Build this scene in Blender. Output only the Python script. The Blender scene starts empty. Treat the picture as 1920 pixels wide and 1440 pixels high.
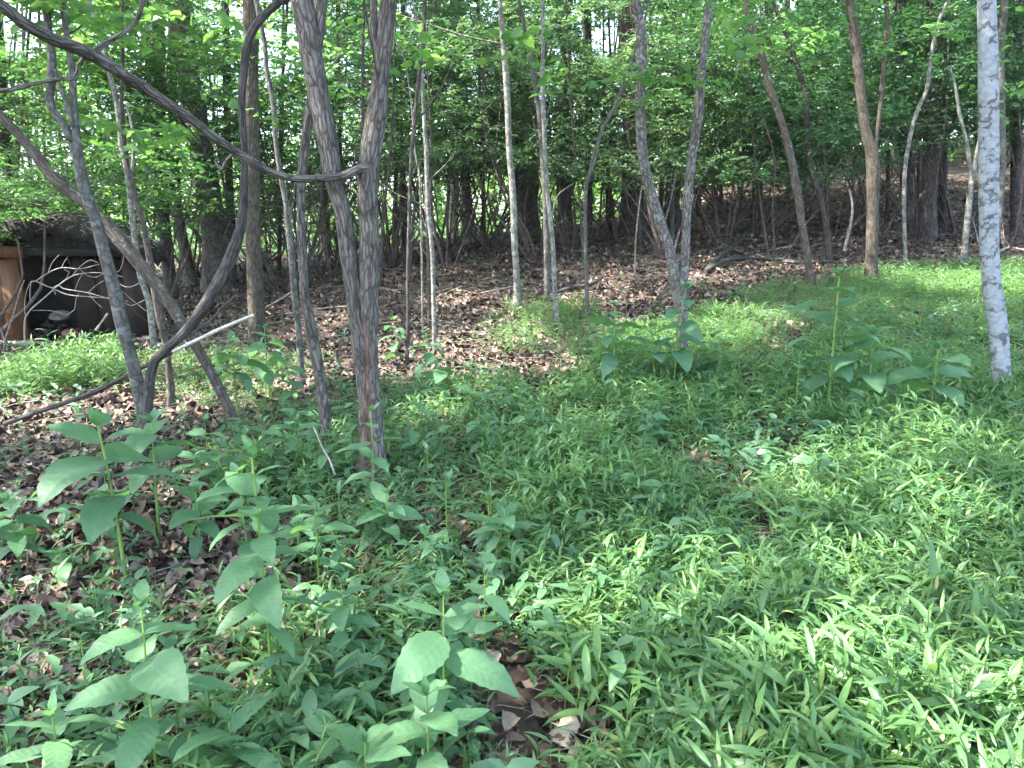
import bpy, math, random
import numpy as np
from mathutils import Vector, Matrix, Euler
R = math.radians
rng = np.random.default_rng(11)
random.seed(11)
S = bpy.context.scene
COL = S.collection

# ------------------------------------------------------------------ camera, world, sun, exposure
F = 1420.0; CX, CY = 960.0, 720.0; PITCH = R(12.0); CAMZ = 1.5
cam_d = bpy.data.cameras.new('camera'); cam = bpy.data.objects.new('camera', cam_d); COL.objects.link(cam)
cam.location = (0, 0, CAMZ); cam.rotation_euler = (R(90) - PITCH, 0, 0)
cam_d.sensor_width = 36; cam_d.lens = 36 * F / 1920; cam_d.clip_end = 900; cam_d.clip_start = 0.05
S.camera = cam
SUN_EL, SUN_AZ = R(58), R(-104)            # azimuth from +Y, negative = towards -X
W = bpy.data.worlds.new('World'); S.world = W; W.use_nodes = True
wn = W.node_tree.nodes; wl = W.node_tree.links
bg = wn['Background']; sky = wn.new('ShaderNodeTexSky'); sky.sky_type = 'NISHITA'; sky.sun_disc = False
sky.sun_elevation = SUN_EL; sky.sun_rotation = SUN_AZ; sky.air_density = 1.0; sky.dust_density = 2.5
wl.new(sky.outputs[0], bg.inputs[0]); bg.inputs[1].default_value = 0.15
sun_d = bpy.data.lights.new('sun', 'SUN'); sun_d.energy = 3.6; sun_d.angle = R(0.5); sun_d.color = (1.0, .95, .86)
sun = bpy.data.objects.new('sun', sun_d); COL.objects.link(sun)
SD = Vector((math.sin(SUN_AZ) * math.cos(SUN_EL), math.cos(SUN_AZ) * math.cos(SUN_EL), math.sin(SUN_EL)))
sun.rotation_euler = SD.to_track_quat('Z', 'Y').to_euler(); sun.location = (-20, 20, 40)
S.view_settings.view_transform = 'Standard'; S.view_settings.look = 'None'
S.view_settings.gamma = 1; S.view_settings.use_curve_mapping = False
S.view_settings.exposure = 3.08
cy = S.cycles
cy.use_denoising = True; cy.denoiser = 'OPENIMAGEDENOISE'; cy.denoising_input_passes = 'RGB_ALBEDO_NORMAL'
cy.max_bounces = 7; cy.diffuse_bounces = 5; cy.glossy_bounces = 2; cy.transmission_bounces = 4; cy.transparent_max_bounces = 4
cy.sample_clamp_indirect = 6; cy.use_adaptive_sampling = True; cy.adaptive_threshold = 0.02
cy.caustics_reflective = False; cy.caustics_refractive = False

# ------------------------------------------------------------------ geometry of the view and the land
def smooth(t): return t * t * (3 - 2 * t)
YT = np.array([0, 3, 6, 10, 14, 18, 24, 32, 45, 70, 160.])
ST = np.array([-1.2, -.68, -.34, 0, .34, .68, 1.2])
ZT = np.array([
 [0, 0, 0, -.08, -.1, -.1, -.3, -.6, -1, -1.5, -2],
 [0, 0, 0, -.05, 0, 0, -.2, -.5, -1, -1.5, -2],
 [0, 0, .03, .08, .25, .5, .4, 0, -.5, -1, -1],
 [0, 0, .12, .40, .70, 1.05, 1.2, .8, .3, 0, 0],
 [0, .03, .18, .5, .9, 1.45, 2.3, 3.5, 5.2, 7.5, 12],
 [0, .03, .22, .6, .97, 1.5, 2.5, 4.0, 6.4, 9.5, 15],
 [0, .03, .3, .8, 1.2, 1.8, 3, 4.6, 7, 11, 17]])
NW = [(rng.uniform(.6, 3.2), rng.uniform(0, 6.28), rng.uniform(0, 6.28)) for _ in range(14)]
def hgt(x, y):
    x = np.asarray(x, float); y = np.asarray(y, float)
    yy = np.clip(y, 0, 160); s = np.clip(x / np.maximum(np.abs(y), 2.5), -1.2, 1.2)
    out = np.zeros(np.broadcast(x, y).shape)
    cols = [np.interp(yy, YT, ZT[k]) for k in range(len(ST))]
    for k in range(len(ST) - 1):
        m = (s >= ST[k]) & (s <= ST[k + 1])
        t = (s - ST[k]) / (ST[k + 1] - ST[k])
        t = t * .5 + smooth(np.clip(t, 0, 1)) * .5
        out = np.where(m, cols[k] * (1 - t) + cols[k + 1] * t, out)
    b = 0
    for f, a, p in NW: b = b + np.sin(f * (x * math.cos(a) + y * math.sin(a)) + p) / f
    return out + b * .0065
def hz(x, y): return float(hgt(np.array([x]), np.array([y]))[0])
cp, sp = math.cos(PITCH), math.sin(PITCH)
def ray(u, v):
    a = (u - CX) / F; b = -(v - CY) / F
    return Vector((a, cp + b * sp, -sp + b * cp))
def P(u, v, Y):
    r = ray(u, v); t = Y / r.y
    return Vector((r.x * t, Y, CAMZ + r.z * t))
def G(u, v):                                  # where the ray through a pixel meets the ground
    r = ray(u, v); y = 1.0; last = None
    while y < 120:
        p = P(u, v, y); dz = p.z - hz(p.x, y)
        if dz < 0: break
        y += .05 if y < 15 else .25
    return Vector((p.x, y, hz(p.x, y)))
def proj(x, y, z):
    dx, dy, dz = x, y, z - CAMZ
    fwd = dy * cp - dz * sp; up = dy * sp + dz * cp
    fwd = np.maximum(fwd, 1e-3)
    return CX + F * dx / fwd, CY - F * up / fwd
def px2m(w, Y): return w / F * Y * 1.0

# ------------------------------------------------------------------ object helpers
def tag(o, label=None, cat=None, group=None, kind=None):
    if label: o['label'] = label
    if cat: o['category'] = cat
    if group: o['group'] = group
    if kind: o['kind'] = kind
    return o
def empty(name, loc, label=None, cat=None, group=None):
    o = bpy.data.objects.new(name, None); o.empty_display_size = .2
    COL.objects.link(o); o.location = loc; return tag(o, label, cat, group)
def link(name, me, parent=None, mat=None, loc=None):
    o = bpy.data.objects.new(name, me); COL.objects.link(o)
    if mat and not me.materials: me.materials.append(mat)
    if parent:
        o.parent = parent
        if loc is None: o.location = -Vector(parent.location) if parent.rotation_euler.z == 0 else (0, 0, 0)
    if loc is not None: o.location = loc
    return o
def np_mesh(name, V, T, smooth_=False, attrs=None):
    """V (n,3), T (m,3) or (m,4); attrs: name -> (domain, type, array)"""
    me = bpy.data.meshes.new(name); V = np.asarray(V, np.float32); T = np.asarray(T, np.int32)
    k = T.shape[1]
    me.vertices.add(len(V)); me.vertices.foreach_set('co', V.ravel())
    me.loops.add(T.size); me.loops.foreach_set('vertex_index', T.ravel())
    me.polygons.add(len(T)); me.polygons.foreach_set('loop_start', np.arange(0, T.size, k, dtype=np.int32))
    if smooth_: me.polygons.foreach_set('use_smooth', np.ones(len(T), bool))
    for n, (dom, ty, arr) in (attrs or {}).items():
        a = me.attributes.new(n, ty, dom)
        a.data.foreach_set('vector' if ty == 'FLOAT_VECTOR' else 'value', np.asarray(arr, np.float32).ravel() if ty != 'INT' else np.asarray(arr, np.int32).ravel())
    me.update(calc_edges=True); return me
class MB:                                     # collects pieces of one mesh (triangles/quads as tris)
    def __init__(s): s.v = []; s.t = []; s.n = 0; s.a = {}
    def add(s, V, T, **at):
        V = np.asarray(V, float); T = np.asarray(T, int)
        if T.shape[1] == 4: T = np.concatenate([T[:, [0, 1, 2]], T[:, [0, 2, 3]]])
        s.v.append(V); s.t.append(T + s.n); s.n += len(V)
        for k, x in at.items(): s.a.setdefault(k, []).append(x)
    def box(s, c, size, rz=0, jit=0, rx=0, ry=0):
        q = np.array([[x, y, z] for z in (-.5, .5) for y in (-.5, .5) for x in (-.5, .5)]) * np.array(size)
        if jit: q = q + rng.normal(0, jit, q.shape)
        M = np.array(Euler((rx, ry, rz)).to_matrix()); q = q @ M.T + np.array(c)
        s.add(q, [[0, 2, 3, 1], [4, 5, 7, 6], [0, 1, 5, 4], [1, 3, 7, 5], [3, 2, 6, 7], [2, 0, 4, 6]])
    def mesh(s, name, smooth_=False, attrs=None):
        at = dict(attrs or {})
        for k, x in s.a.items():
            x = np.concatenate(x)
            at[k] = ('POINT', 'FLOAT_VECTOR' if x.ndim == 2 else 'FLOAT', x)
        return np_mesh(name, np.concatenate(s.v), np.concatenate(s.t), smooth_, at)

def catmull(pts, step):
    """pts list of (Vector, r) -> dense arrays"""
    pp = np.array([list(p) + [r] for p, r in pts], float)
    ext = np.vstack([2 * pp[0] - pp[1], pp, 2 * pp[-1] - pp[-2]])
    out = []
    for i in range(1, len(ext) - 2):
        p0, p1, p2, p3 = ext[i - 1:i + 3]; d = np.linalg.norm(p2[:3] - p1[:3]); n = max(1, int(d / step))
        for k in range(n):
            t = k / n
            out.append(.5 * ((2 * p1) + (-p0 + p2) * t + (2 * p0 - 5 * p1 + 4 * p2 - p3) * t * t + (-p0 + 3 * p1 - 3 * p2 + p3) * t ** 3))
    out.append(pp[-1]); o = np.array(out); o[:, 3] = np.maximum(o[:, 3], .0008); return o
def tube(mb, pts, sides=8, step=.15, ridge=0.0, wob=0.0, flare=0.0, scar=None, seed=0, cap=True):
    o = catmull(pts, step); n = len(o); C = o[:, :3]; r = o[:, 3]
    if wob: 
        for ax in (0, 1):
            C[:, ax] += wob * np.interp(np.arange(n), np.linspace(0, n - 1, max(3, n // 3)), rng.normal(0, 1, max(3, n // 3)))
    T = np.gradient(C, axis=0); T /= np.linalg.norm(T, axis=1)[:, None] + 1e-9
    s = np.concatenate([[0], np.cumsum(np.linalg.norm(np.diff(C, axis=0), axis=1))])
    ref = np.array([0, 1, 0.]) if abs(T[0][1]) < .9 else np.array([1, 0, 0.])
    X = np.zeros_like(C); Y = np.zeros_like(C); x = np.cross(T[0], ref)
    for i in range(n):
        x = x - T[i] * x.dot(T[i]); x /= np.linalg.norm(x) + 1e-9; X[i] = x; Y[i] = np.cross(T[i], x)
    a = np.arange(sides) / sides * 2 * math.pi
    A, SS = np.meshgrid(a, s)
    rr = np.repeat(r[:, None], sides, 1)
    if flare: rr = rr * (1 + flare * np.exp(-SS / (r[0] * 2.2)) * (1 + .35 * np.cos(A * 5 + seed)))
    if ridge:
        k = np.zeros_like(rr)
        for j in range(9):
            f = rng.integers(max(2, sides // 7), max(4, sides // 3) + 1); k += np.abs(np.sin(A * f / 2 * 2 + rng.uniform(0, 6) + SS * rng.uniform(-.5, .5) + .25 * np.sin(SS * rng.uniform(2, 14) + rng.uniform(0, 6))))
        k = k / 9 - .63; rr = rr + k * ridge * 2
        rr *= 1 + .035 * np.sin(SS * 4.1 + seed) + .03 * np.sin(SS * 9.3 + 2 * A + seed) + .04 * np.sin(SS * 1.7 - A + seed)
    if ridge:
        for j in range(int(3 + s[-1] * 2.2)):
            s0_ = rng.uniform(.1, max(.2, s[-1])); a0_ = rng.uniform(0, 6.28); da = np.abs((A - a0_ + math.pi) % (2 * math.pi) - math.pi); w_ = rng.uniform(.02, .07)
            rr = rr * (1 + rng.uniform(-.10, .28) * np.exp(-((SS - s0_) / w_) ** 2 - (da / .7) ** 2))
    sc = np.zeros_like(rr)
    if scar:                                  # (angle, half angle, s0, s1): a hollow of bare wood
        ang, ha, s0, s1 = scar
        da = np.abs((A - ang + math.pi) % (2 * math.pi) - math.pi)
        wd = ha * (1 + .3 * np.sin(SS * 9) + .2 * np.sin(SS * 23)); m = 1 / (1 + np.exp((da - wd) * 14))
        m *= 1 / (1 + np.exp(-(SS - s0) * 40)) * 1 / (1 + np.exp((SS - s1) * 18))
        sc = m; rr = rr * (1 - .2 * m)
    V = C[:, None] + rr[..., None] * (np.cos(A)[..., None] * X[:, None] + np.sin(A)[..., None] * Y[:, None])
    R0 = float(np.mean(r)); bco = np.stack([np.cos(A) * R0, np.sin(A) * R0, SS + seed * 3.7], -1).reshape(-1, 3)
    V = V.reshape(-1, 3); i = np.arange(n - 1)[:, None] * sides; j = np.arange(sides)[None]; j2 = (j + 1) % sides
    Q = np.stack([i + j, i + j2, i + sides + j2, i + sides + j], -1).reshape(-1, 4)
    vs, qs, b, scv = V, Q, bco, sc.ravel()
    mb.add(vs, qs, bco=b, scar=scv)
    if cap:
        for e, fl in ((0, 1), (n - 1, 0)):
            cV = np.vstack([V[e * sides:(e + 1) * sides], C[e]]); jj = np.arange(sides)
            t = np.stack([jj, np.full(sides, sides), (jj + 1) % sides], -1)
            if not fl: t = t[:, ::-1]
            mb.add(cV, t, bco=np.vstack([b[e * sides:(e + 1) * sides], [0, 0, s[e]]]), scar=np.full(sides + 1, .6 if e else 0.))
    return o

# ------------------------------------------------------------------ materials
def mat(name):
    m = bpy.data.materials.new(name); m.use_nodes = True; n = m.node_tree.nodes; l = m.node_tree.links
    return m, n, l, n['Principled BSDF'], n['Material Output']
def ramp(n, stops, interp='LINEAR'):
    r = n.new('ShaderNodeValToRGB'); e = r.color_ramp.elements; r.color_ramp.interpolation = interp
    while len(e) > 1: e.remove(e[-1])
    e[0].position = stops[0][0]; e[0].color = (*stops[0][1], 1)
    for p, c in stops[1:]:
        k = e.new(p); k.color = (*c, 1)
    return r
def attr(n, name):
    a = n.new('ShaderNodeAttribute'); a.attribute_name = name; return a
def leaf_mat(name, cols, trans, tmix=.38, rough=.42, spec=.45, inst=False, veins=False):
    m, n, l, b, out = mat(name)
    a = attr(n, 'tone'); fac = a.outputs['Fac']
    if inst:
        oi = n.new('ShaderNodeObjectInfo'); ad = n.new('ShaderNodeMath'); ad.operation = 'MULTIPLY_ADD'
        l.new(oi.outputs['Random'], ad.inputs[0]); ad.inputs[1].default_value = .6
        sc = n.new('ShaderNodeMath'); sc.operation = 'MULTIPLY'; sc.inputs[1].default_value = .4; l.new(fac, sc.inputs[0])
        l.new(sc.outputs[0], ad.inputs[2]); fac = ad.outputs[0]
    r1 = ramp(n, cols); r2 = ramp(n, trans); l.new(fac, r1.inputs[0]); l.new(fac, r2.inputs[0])
    c1 = r1.outputs[0]; c2 = r2.outputs[0]
    g = n.new('ShaderNodeTexCoord'); nz = n.new('ShaderNodeTexNoise'); nz.inputs['Scale'].default_value = 22 if veins else 9
    nz.inputs['Detail'].default_value = 3; l.new(g.outputs['Object'], nz.inputs['Vector'])
    hs = n.new('ShaderNodeHueSaturation'); mr = n.new('ShaderNodeMapRange'); mr.inputs[3].default_value = .72; mr.inputs[4].default_value = 1.3
    l.new(nz.outputs[0], mr.inputs[0]); l.new(mr.outputs[0], hs.inputs['Value']); l.new(c1, hs.inputs['Color']); c1 = hs.outputs[0]
    if veins or inst:                          # brown specks and bite marks
        sn = n.new('ShaderNodeTexNoise'); sn.inputs['Scale'].default_value = 26 if veins else 60; sn.inputs['Detail'].default_value = 1; l.new(g.outputs['Object'], sn.inputs[0])
        sr = n.new('ShaderNodeMapRange'); sr.inputs[1].default_value = .70; sr.inputs[2].default_value = .74; l.new(sn.outputs[0], sr.inputs[0])
        sm = n.new('ShaderNodeMix'); sm.data_type = 'RGBA'; l.new(sr.outputs[0], sm.inputs[0]); l.new(c1, sm.inputs[6]); sm.inputs[7].default_value = (.14, .11, .045, 1); c1 = sm.outputs[2]
    if veins:
        uv = attr(n, 'luv'); sx = n.new('ShaderNodeSeparateXYZ'); l.new(uv.outputs['Vector'], sx.inputs[0])
        ab = n.new('ShaderNodeMath'); ab.operation = 'ABSOLUTE'; l.new(sx.outputs['Y'], ab.inputs[0])
        # side veins run forward from the midrib: phase = x*k - |y|*q
        m1 = n.new('ShaderNodeMath'); m1.operation = 'MULTIPLY'; m1.inputs[1].default_value = 62; l.new(sx.outputs['X'], m1.inputs[0])
        m2 = n.new('ShaderNodeMath'); m2.operation = 'MULTIPLY_ADD'; m2.inputs[1].default_value = -11; l.new(ab.outputs[0], m2.inputs[0]); l.new(m1.outputs[0], m2.inputs[2])
        si = n.new('ShaderNodeMath'); si.operation = 'SINE'; l.new(m2.outputs[0], si.inputs[0])
        v = n.new('ShaderNodeMapRange'); v.inputs[1].default_value = .94; v.inputs[2].default_value = 1; l.new(si.outputs[0], v.inputs[0])
        mid = n.new('ShaderNodeMapRange'); mid.inputs[1].default_value = .07; mid.inputs[2].default_value = .02; l.new(ab.outputs[0], mid.inputs[0])
        mx = n.new('ShaderNodeMath'); mx.operation = 'MAXIMUM'; l.new(v.outputs[0], mx.inputs[0]); l.new(mid.outputs[0], mx.inputs[1])
        mc = n.new('ShaderNodeMix'); mc.data_type = 'RGBA'; mcf = n.new('ShaderNodeMath'); mcf.operation = 'MULTIPLY'; mcf.inputs[1].default_value = .22
        l.new(mx.outputs[0], mcf.inputs[0]); l.new(mcf.outputs[0], mc.inputs[0]); l.new(c1, mc.inputs[6]); mc.inputs[7].default_value = (.17, .33, .16, 1); c1 = mc.outputs[2]
        bp = n.new('ShaderNodeBump'); bp.inputs['Strength'].default_value = .5; bp.inputs['Distance'].default_value = .0005
        l.new(si.outputs[0], bp.inputs['Height']); l.new(bp.outputs[0], b.inputs['Normal'])
    l.new(c1, b.inputs['Base Color']); b.inputs['Roughness'].default_value = rough; b.inputs['Specular IOR Level'].default_value = spec
    t = n.new('ShaderNodeBsdfTranslucent'); l.new(c2, t.inputs[0]); mx = n.new('ShaderNodeMixShader'); mx.inputs[0].default_value = tmix
    l.new(b.outputs[0], mx.inputs[1]); l.new(t.outputs[0], mx.inputs[2]); l.new(mx.outputs[0], out.inputs[0])
    return m
def bark_mat(name, dark, mid, light, zs=6, xs=45, bump=.012, lichen=None, wood=(.115, .075, .058), rough=.85, spots=None):
    m, n, l, b, out = mat(name)
    a = attr(n, 'bco'); mp = n.new('ShaderNodeMapping'); mp.inputs['Scale'].default_value = (xs, xs, zs); wp = n.new('ShaderNodeTexNoise'); wp.inputs['Scale'].default_value = 14; wp.inputs['Detail'].default_value = 4; l.new(a.outputs['Vector'], wp.inputs[0])
    wv = n.new('ShaderNodeVectorMath'); wv.operation = 'MULTIPLY_ADD'; wv.inputs[1].default_value = (.022, .022, .12); l.new(wp.outputs['Color'], wv.inputs[0]); l.new(a.outputs['Vector'], wv.inputs[2]); l.new(wv.outputs[0], mp.inputs[0])
    nz = n.new('ShaderNodeTexNoise'); nz.inputs['Scale'].default_value = 1; nz.inputs['Detail'].default_value = 8; nz.inputs['Roughness'].default_value = .72; nz.inputs['Distortion'].default_value = .4; l.new(mp.outputs[0], nz.inputs[0])
    vo = n.new('ShaderNodeTexVoronoi'); vo.feature = 'DISTANCE_TO_EDGE'; vo.inputs['Scale'].default_value = .9; l.new(mp.outputs[0], vo.inputs[0])
    vr = n.new('ShaderNodeMapRange'); vr.inputs[2].default_value = .2; l.new(vo.outputs[0], vr.inputs[0])
    h = n.new('ShaderNodeMath'); h.operation = 'MULTIPLY'; l.new(nz.outputs[0], h.inputs[0]); l.new(vr.outputs[0], h.inputs[1])
    h2 = n.new('ShaderNodeMath'); h2.operation = 'MULTIPLY_ADD'; h2.inputs[1].default_value = .6; l.new(h.outputs[0], h2.inputs[0])
    h3 = n.new('ShaderNodeMath'); h3.operation = 'MULTIPLY'; h3.inputs[1].default_value = .5; l.new(nz.outputs[0], h3.inputs[0]); l.new(h3.outputs[0], h2.inputs[2])
    r = ramp(n, [(.12, dark), (.36, mid), (.62, light)]); l.new(h2.outputs[0], r.inputs[0]); col = r.outputs[0]
    def mixc(fac, c, cc):
        x = n.new('ShaderNodeMix'); x.data_type = 'RGBA'; l.new(fac, x.inputs[0]); l.new(c, x.inputs[6]); x.inputs[7].default_value = (*cc, 1); return x.outputs[2]
    big = n.new('ShaderNodeTexNoise'); big.inputs['Scale'].default_value = 7; big.inputs['Detail'].default_value = 4; l.new(a.outputs['Vector'], big.inputs[0])
    hv = n.new('ShaderNodeHueSaturation'); mr = n.new('ShaderNodeMapRange'); mr.inputs[1].default_value = .3; mr.inputs[2].default_value = .7; mr.inputs[3].default_value = .7; mr.inputs[4].default_value = 1.3
    l.new(big.outputs[0], mr.inputs[0]); l.new(mr.outputs[0], hv.inputs['Value']); l.new(col, hv.inputs['Color']); col = hv.outputs[0]
    if lichen:
        ln = n.new('ShaderNodeTexNoise'); ln.inputs['Scale'].default_value = 16; ln.inputs['Detail'].default_value = 5; ln.inputs['Roughness'].default_value = .6; l.new(a.outputs['Vector'], ln.inputs[0])
        lr = n.new('ShaderNodeMapRange'); lr.inputs[1].default_value = lichen[1]; lr.inputs[2].default_value = lichen[1] + .05; l.new(ln.outputs[0], lr.inputs[0])
        col = mixc(lr.outputs[0], col, lichen[0])
    if spots:                                  # round crusts of pale lichen that run together up the trunk
        d = n.new('ShaderNodeTexNoise'); d.inputs['Scale'].default_value = 30; l.new(a.outputs['Vector'], d.inputs[0])
        va = n.new('ShaderNodeVectorMath'); va.operation = 'MULTIPLY_ADD'; va.inputs[1].default_value = (.028,) * 3; l.new(d.outputs['Color'], va.inputs[0]); l.new(a.outputs['Vector'], va.inputs[2])
        sx = n.new('ShaderNodeSeparateXYZ'); l.new(a.outputs['Vector'], sx.inputs[0])
        for sc_, t0, t1 in ((15, .36, .60), (34, .38, .50)):
            v2 = n.new('ShaderNodeTexVoronoi'); v2.inputs['Scale'].default_value = sc_; v2.inputs['Randomness'].default_value = 1; l.new(va.outputs[0], v2.inputs[0])
            th = n.new('ShaderNodeMapRange'); th.inputs[1].default_value = .2; th.inputs[2].default_value = 2.4; th.inputs[3].default_value = t0; th.inputs[4].default_value = t1; l.new(sx.outputs['Z'], th.inputs[0])
            sb = n.new('ShaderNodeMath'); sb.operation = 'SUBTRACT'; l.new(th.outputs[0], sb.inputs[0]); l.new(v2.outputs['Distance'], sb.inputs[1])
            st = n.new('ShaderNodeMapRange'); st.inputs[1].default_value = -.01; st.inputs[2].default_value = .045; l.new(sb.outputs[0], st.inputs[0])
            ff = n.new('ShaderNodeMath'); ff.operation = 'MULTIPLY'; ff.inputs[1].default_value = .93 if sc_ == 11 else .6; l.new(st.outputs[0], ff.inputs[0])
            col = mixc(ff.outputs[0], col, spots)
    sc = attr(n, 'scar'); wn_ = n.new('ShaderNodeTexNoise'); wn_.inputs['Scale'].default_value = 1; wn_.inputs['Detail'].default_value = 5
    mp2 = n.new('ShaderNodeMapping'); mp2.inputs['Scale'].default_value = (60, 60, 9); l.new(a.outputs['Vector'], mp2.inputs[0]); l.new(mp2.outputs[0], wn_.inputs[0])
    wr = ramp(n, [(.3, tuple(x * .3 for x in wood)), (.5, wood), (.7, tuple(min(1, x * 2.4) for x in wood))]); l.new(wn_.outputs[0], wr.inputs[0])
    x = n.new('ShaderNodeMix'); x.data_type = 'RGBA'; l.new(sc.outputs['Fac'], x.inputs[0]); l.new(col, x.inputs[6]); l.new(wr.outputs[0], x.inputs[7])
    l.new(x.outputs[2], b.inputs['Base Color']); b.inputs['Roughness'].default_value = rough; b.inputs['Specular IOR Level'].default_value = .25
    bp = n.new('ShaderNodeBump'); bp.inputs['Distance'].default_value = bump; bp.inputs['Strength'].default_value = .9
    l.new(h2.outputs[0], bp.inputs['Height']); l.new(bp.outputs[0], b.inputs['Normal'])
    return m
def plain(name, c1, c2, rough=.7, scale=20, stretch=(1, 1, 1), bump=.003, metal=0):
    m, n, l, b, out = mat(name); g = n.new('ShaderNodeTexCoord'); mp = n.new('ShaderNodeMapping'); mp.inputs['Scale'].default_value = stretch
    l.new(g.outputs['Object'], mp.inputs[0]); nz = n.new('ShaderNodeTexNoise'); nz.inputs['Scale'].default_value = scale; nz.inputs['Detail'].default_value = 6
    l.new(mp.outputs[0], nz.inputs[0]); r = ramp(n, [(.32, c1), (.66, c2)]); l.new(nz.outputs[0], r.inputs[0]); l.new(r.outputs[0], b.inputs['Base Color'])
    b.inputs['Roughness'].default_value = rough; b.inputs['Metallic'].default_value = metal
    bp = n.new('ShaderNodeBump'); bp.inputs['Distance'].default_value = bump; l.new(nz.outputs[0], bp.inputs['Height']); l.new(bp.outputs[0], b.inputs['Normal'])
    return m

M = {}
M['under'] = leaf_mat('understory_leaf', [(0, (.042, .088, .036)), (.5, (.072, .138, .055)), (1, (.12, .205, .075))], [(0, (.07, .20, .04)), (.6, (.14, .34, .07)), (1, (.30, .50, .09))], .42, .38, .5)
M['shrub'] = leaf_mat('shrub_leaf', [(0, (.035, .075, .042)), (.5, (.055, .112, .062)), (1, (.09, .165, .085))], [(0, (.05, .16, .05)), (.6, (.10, .27, .09)), (1, (.2, .40, .1))], .34, .36, .55)
M['sunlitshrub'] = leaf_mat('sunlit_shrub_leaf', [(0, (.050, .092, .050)), (.5, (.088, .155, .080)), (1, (.15, .235, .11))], [(0, (.09, .20, .07)), (.6, (.17, .32, .11)), (1, (.3, .46, .15))], .36, .34, .55)  # paler copy of the shrub leaf: sunlight on the centre thicket put into colour
M['canopy'] = leaf_mat('canopy_leaf', [(0, (.04, .10, .03)), (1, (.09, .19, .045))], [(0, (.12, .30, .05)), (1, (.34, .54, .08))], .5, .45, .4)
M['maple'] = leaf_mat('maple_leaf', [(0, (.045, .12, .035)), (1, (.085, .19, .05))], [(0, (.11, .30, .06)), (1, (.26, .46, .10))], .45, .42, .4)
M['far'] = leaf_mat('far_leaf', [(0, (.05, .12, .04)), (1, (.10, .20, .06))], [(0, (.14, .30, .07)), (1, (.32, .5, .12))], .45, .5, .3)
M['grass'] = leaf_mat('grass_leaf', [(0, (.066, .145, .056)), (.5, (.096, .200, .074)), (.86, (.145, .265, .088)), (.96, (.26, .30, .10)), (1, (.30, .22, .10))], [(0, (.14, .30, .09)), (1, (.30, .48, .12))], .42, .42, .45, inst=True)
M['forb'] = leaf_mat('forb_leaf', [(0, (.055, .125, .068)), (.6, (.080, .172, .092)), (1, (.12, .23, .11))], [(0, (.09, .27, .08)), (1, (.22, .45, .12))], .3, .42, .45, inst=True)
M['herb'] = leaf_mat('herb_leaf', [(0, (.066, .148, .078)), (.5, (.090, .190, .098)), (1, (.125, .245, .115))], [(0, (.10, .28, .09)), (1, (.24, .48, .10))], .36, .48, .38, veins=True)
M['stem'] = plain('green_stem', (.10, .20, .035), (.19, .30, .06), .5, 30, (1, 1, .2), .001)
M['twigbark'] = None
M['twig'] = plain('dark_twig', (.03, .022, .02), (.09, .07, .06), .85, 30)
M['furrow'] = bark_mat('furrowed_bark', (.018, .015, .013), (.085, .074, .064), (.20, .18, .16), 9, 70, .020)
M['ridge'] = bark_mat('fine_ridged_bark', (.018, .014, .011), (.058, .047, .037), (.115, .097, .078), 9, 70, .012)
M['grey'] = bark_mat('smooth_grey_bark', (.026, .025, .021), (.072, .069, .060), (.125, .12, .108), 18, 30, .004, lichen=((.14, .16, .14), .6))
M['pale'] = bark_mat('pale_smooth_bark', (.045, .042, .036), (.13, .122, .106), (.23, .22, .20), 20, 28, .003, lichen=((.25, .255, .24), .55))
M['dark'] = bark_mat('dark_bark', (.016, .013, .013), (.05, .042, .040), (.105, .09, .085), 8, 40, .010)
M['shrubwood'] = bark_mat('shrub_bark', (.04, .026, .024), (.095, .068, .062), (.17, .13, .12), 8, 40, .004)
M['vine'] = bark_mat('dark_vine_bark', (.014, .012, .011), (.044, .039, .036), (.10, .09, .084), 5, 90, .008)
M['brown'] = bark_mat('brown_bark', (.024, .019, .015), (.070, .056, .046), (.125, .105, .088), 10, 55, .008, lichen=((.19, .2, .17), .62))
M['flaky'] = bark_mat('flaky_bark', (.026, .022, .019), (.10, .088, .078), (.20, .185, .17), 20, 44, .014, lichen=((.25, .255, .23), .6))
M['mottle'] = bark_mat('mottled_bark', (.05, .052, .054), (.10, .105, .108), (.15, .155, .16), 22, 30, .002, spots=(.30, .33, .36))
M['peeled'] = plain('peeled_wood', (.40, .34, .29), (.62, .56, .50), .6, 30, (1, 1, 1), .002)
M['deadwood'] = plain('weathered_wood', (.11, .09, .075), (.30, .26, .225), .85, 25, (1, 1, 1), .006)
M['paletwig'] = plain('bleached_twig', (.16, .135, .115), (.36, .32, .29), .7, 25)
M['litter'] = None
def litter_mat():
    m, n, l, b, out = mat('dead_leaf'); oi = n.new('ShaderNodeObjectInfo')
    r = ramp(n, [(0, (.026, .015, .012)), (.3, (.072, .042, .033)), (.55, (.135, .084, .066)), (.78, (.22, .15, .12)), (.93, (.32, .235, .19)), (1, (.46, .36, .31))])
    l.new(oi.outputs['Random'], r.inputs[0]); g = n.new('ShaderNodeTexCoord'); nz = n.new('ShaderNodeTexNoise'); nz.inputs['Scale'].default_value = 35; l.new(g.outputs['Object'], nz.inputs[0])
    hs = n.new('ShaderNodeHueSaturation'); mr = n.new('ShaderNodeMapRange'); mr.inputs[3].default_value = .55; mr.inputs[4].default_value = 1.4; l.new(nz.outputs[0], mr.inputs[0]); l.new(mr.outputs[0], hs.inputs['Value']); l.new(r.outputs[0], hs.inputs['Color'])
    l.new(hs.outputs[0], b.inputs['Base Color']); b.inputs['Roughness'].default_value = .6; b.inputs['Specular IOR Level'].default_value = .35
    return m
M['litter'] = litter_mat()
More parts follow.
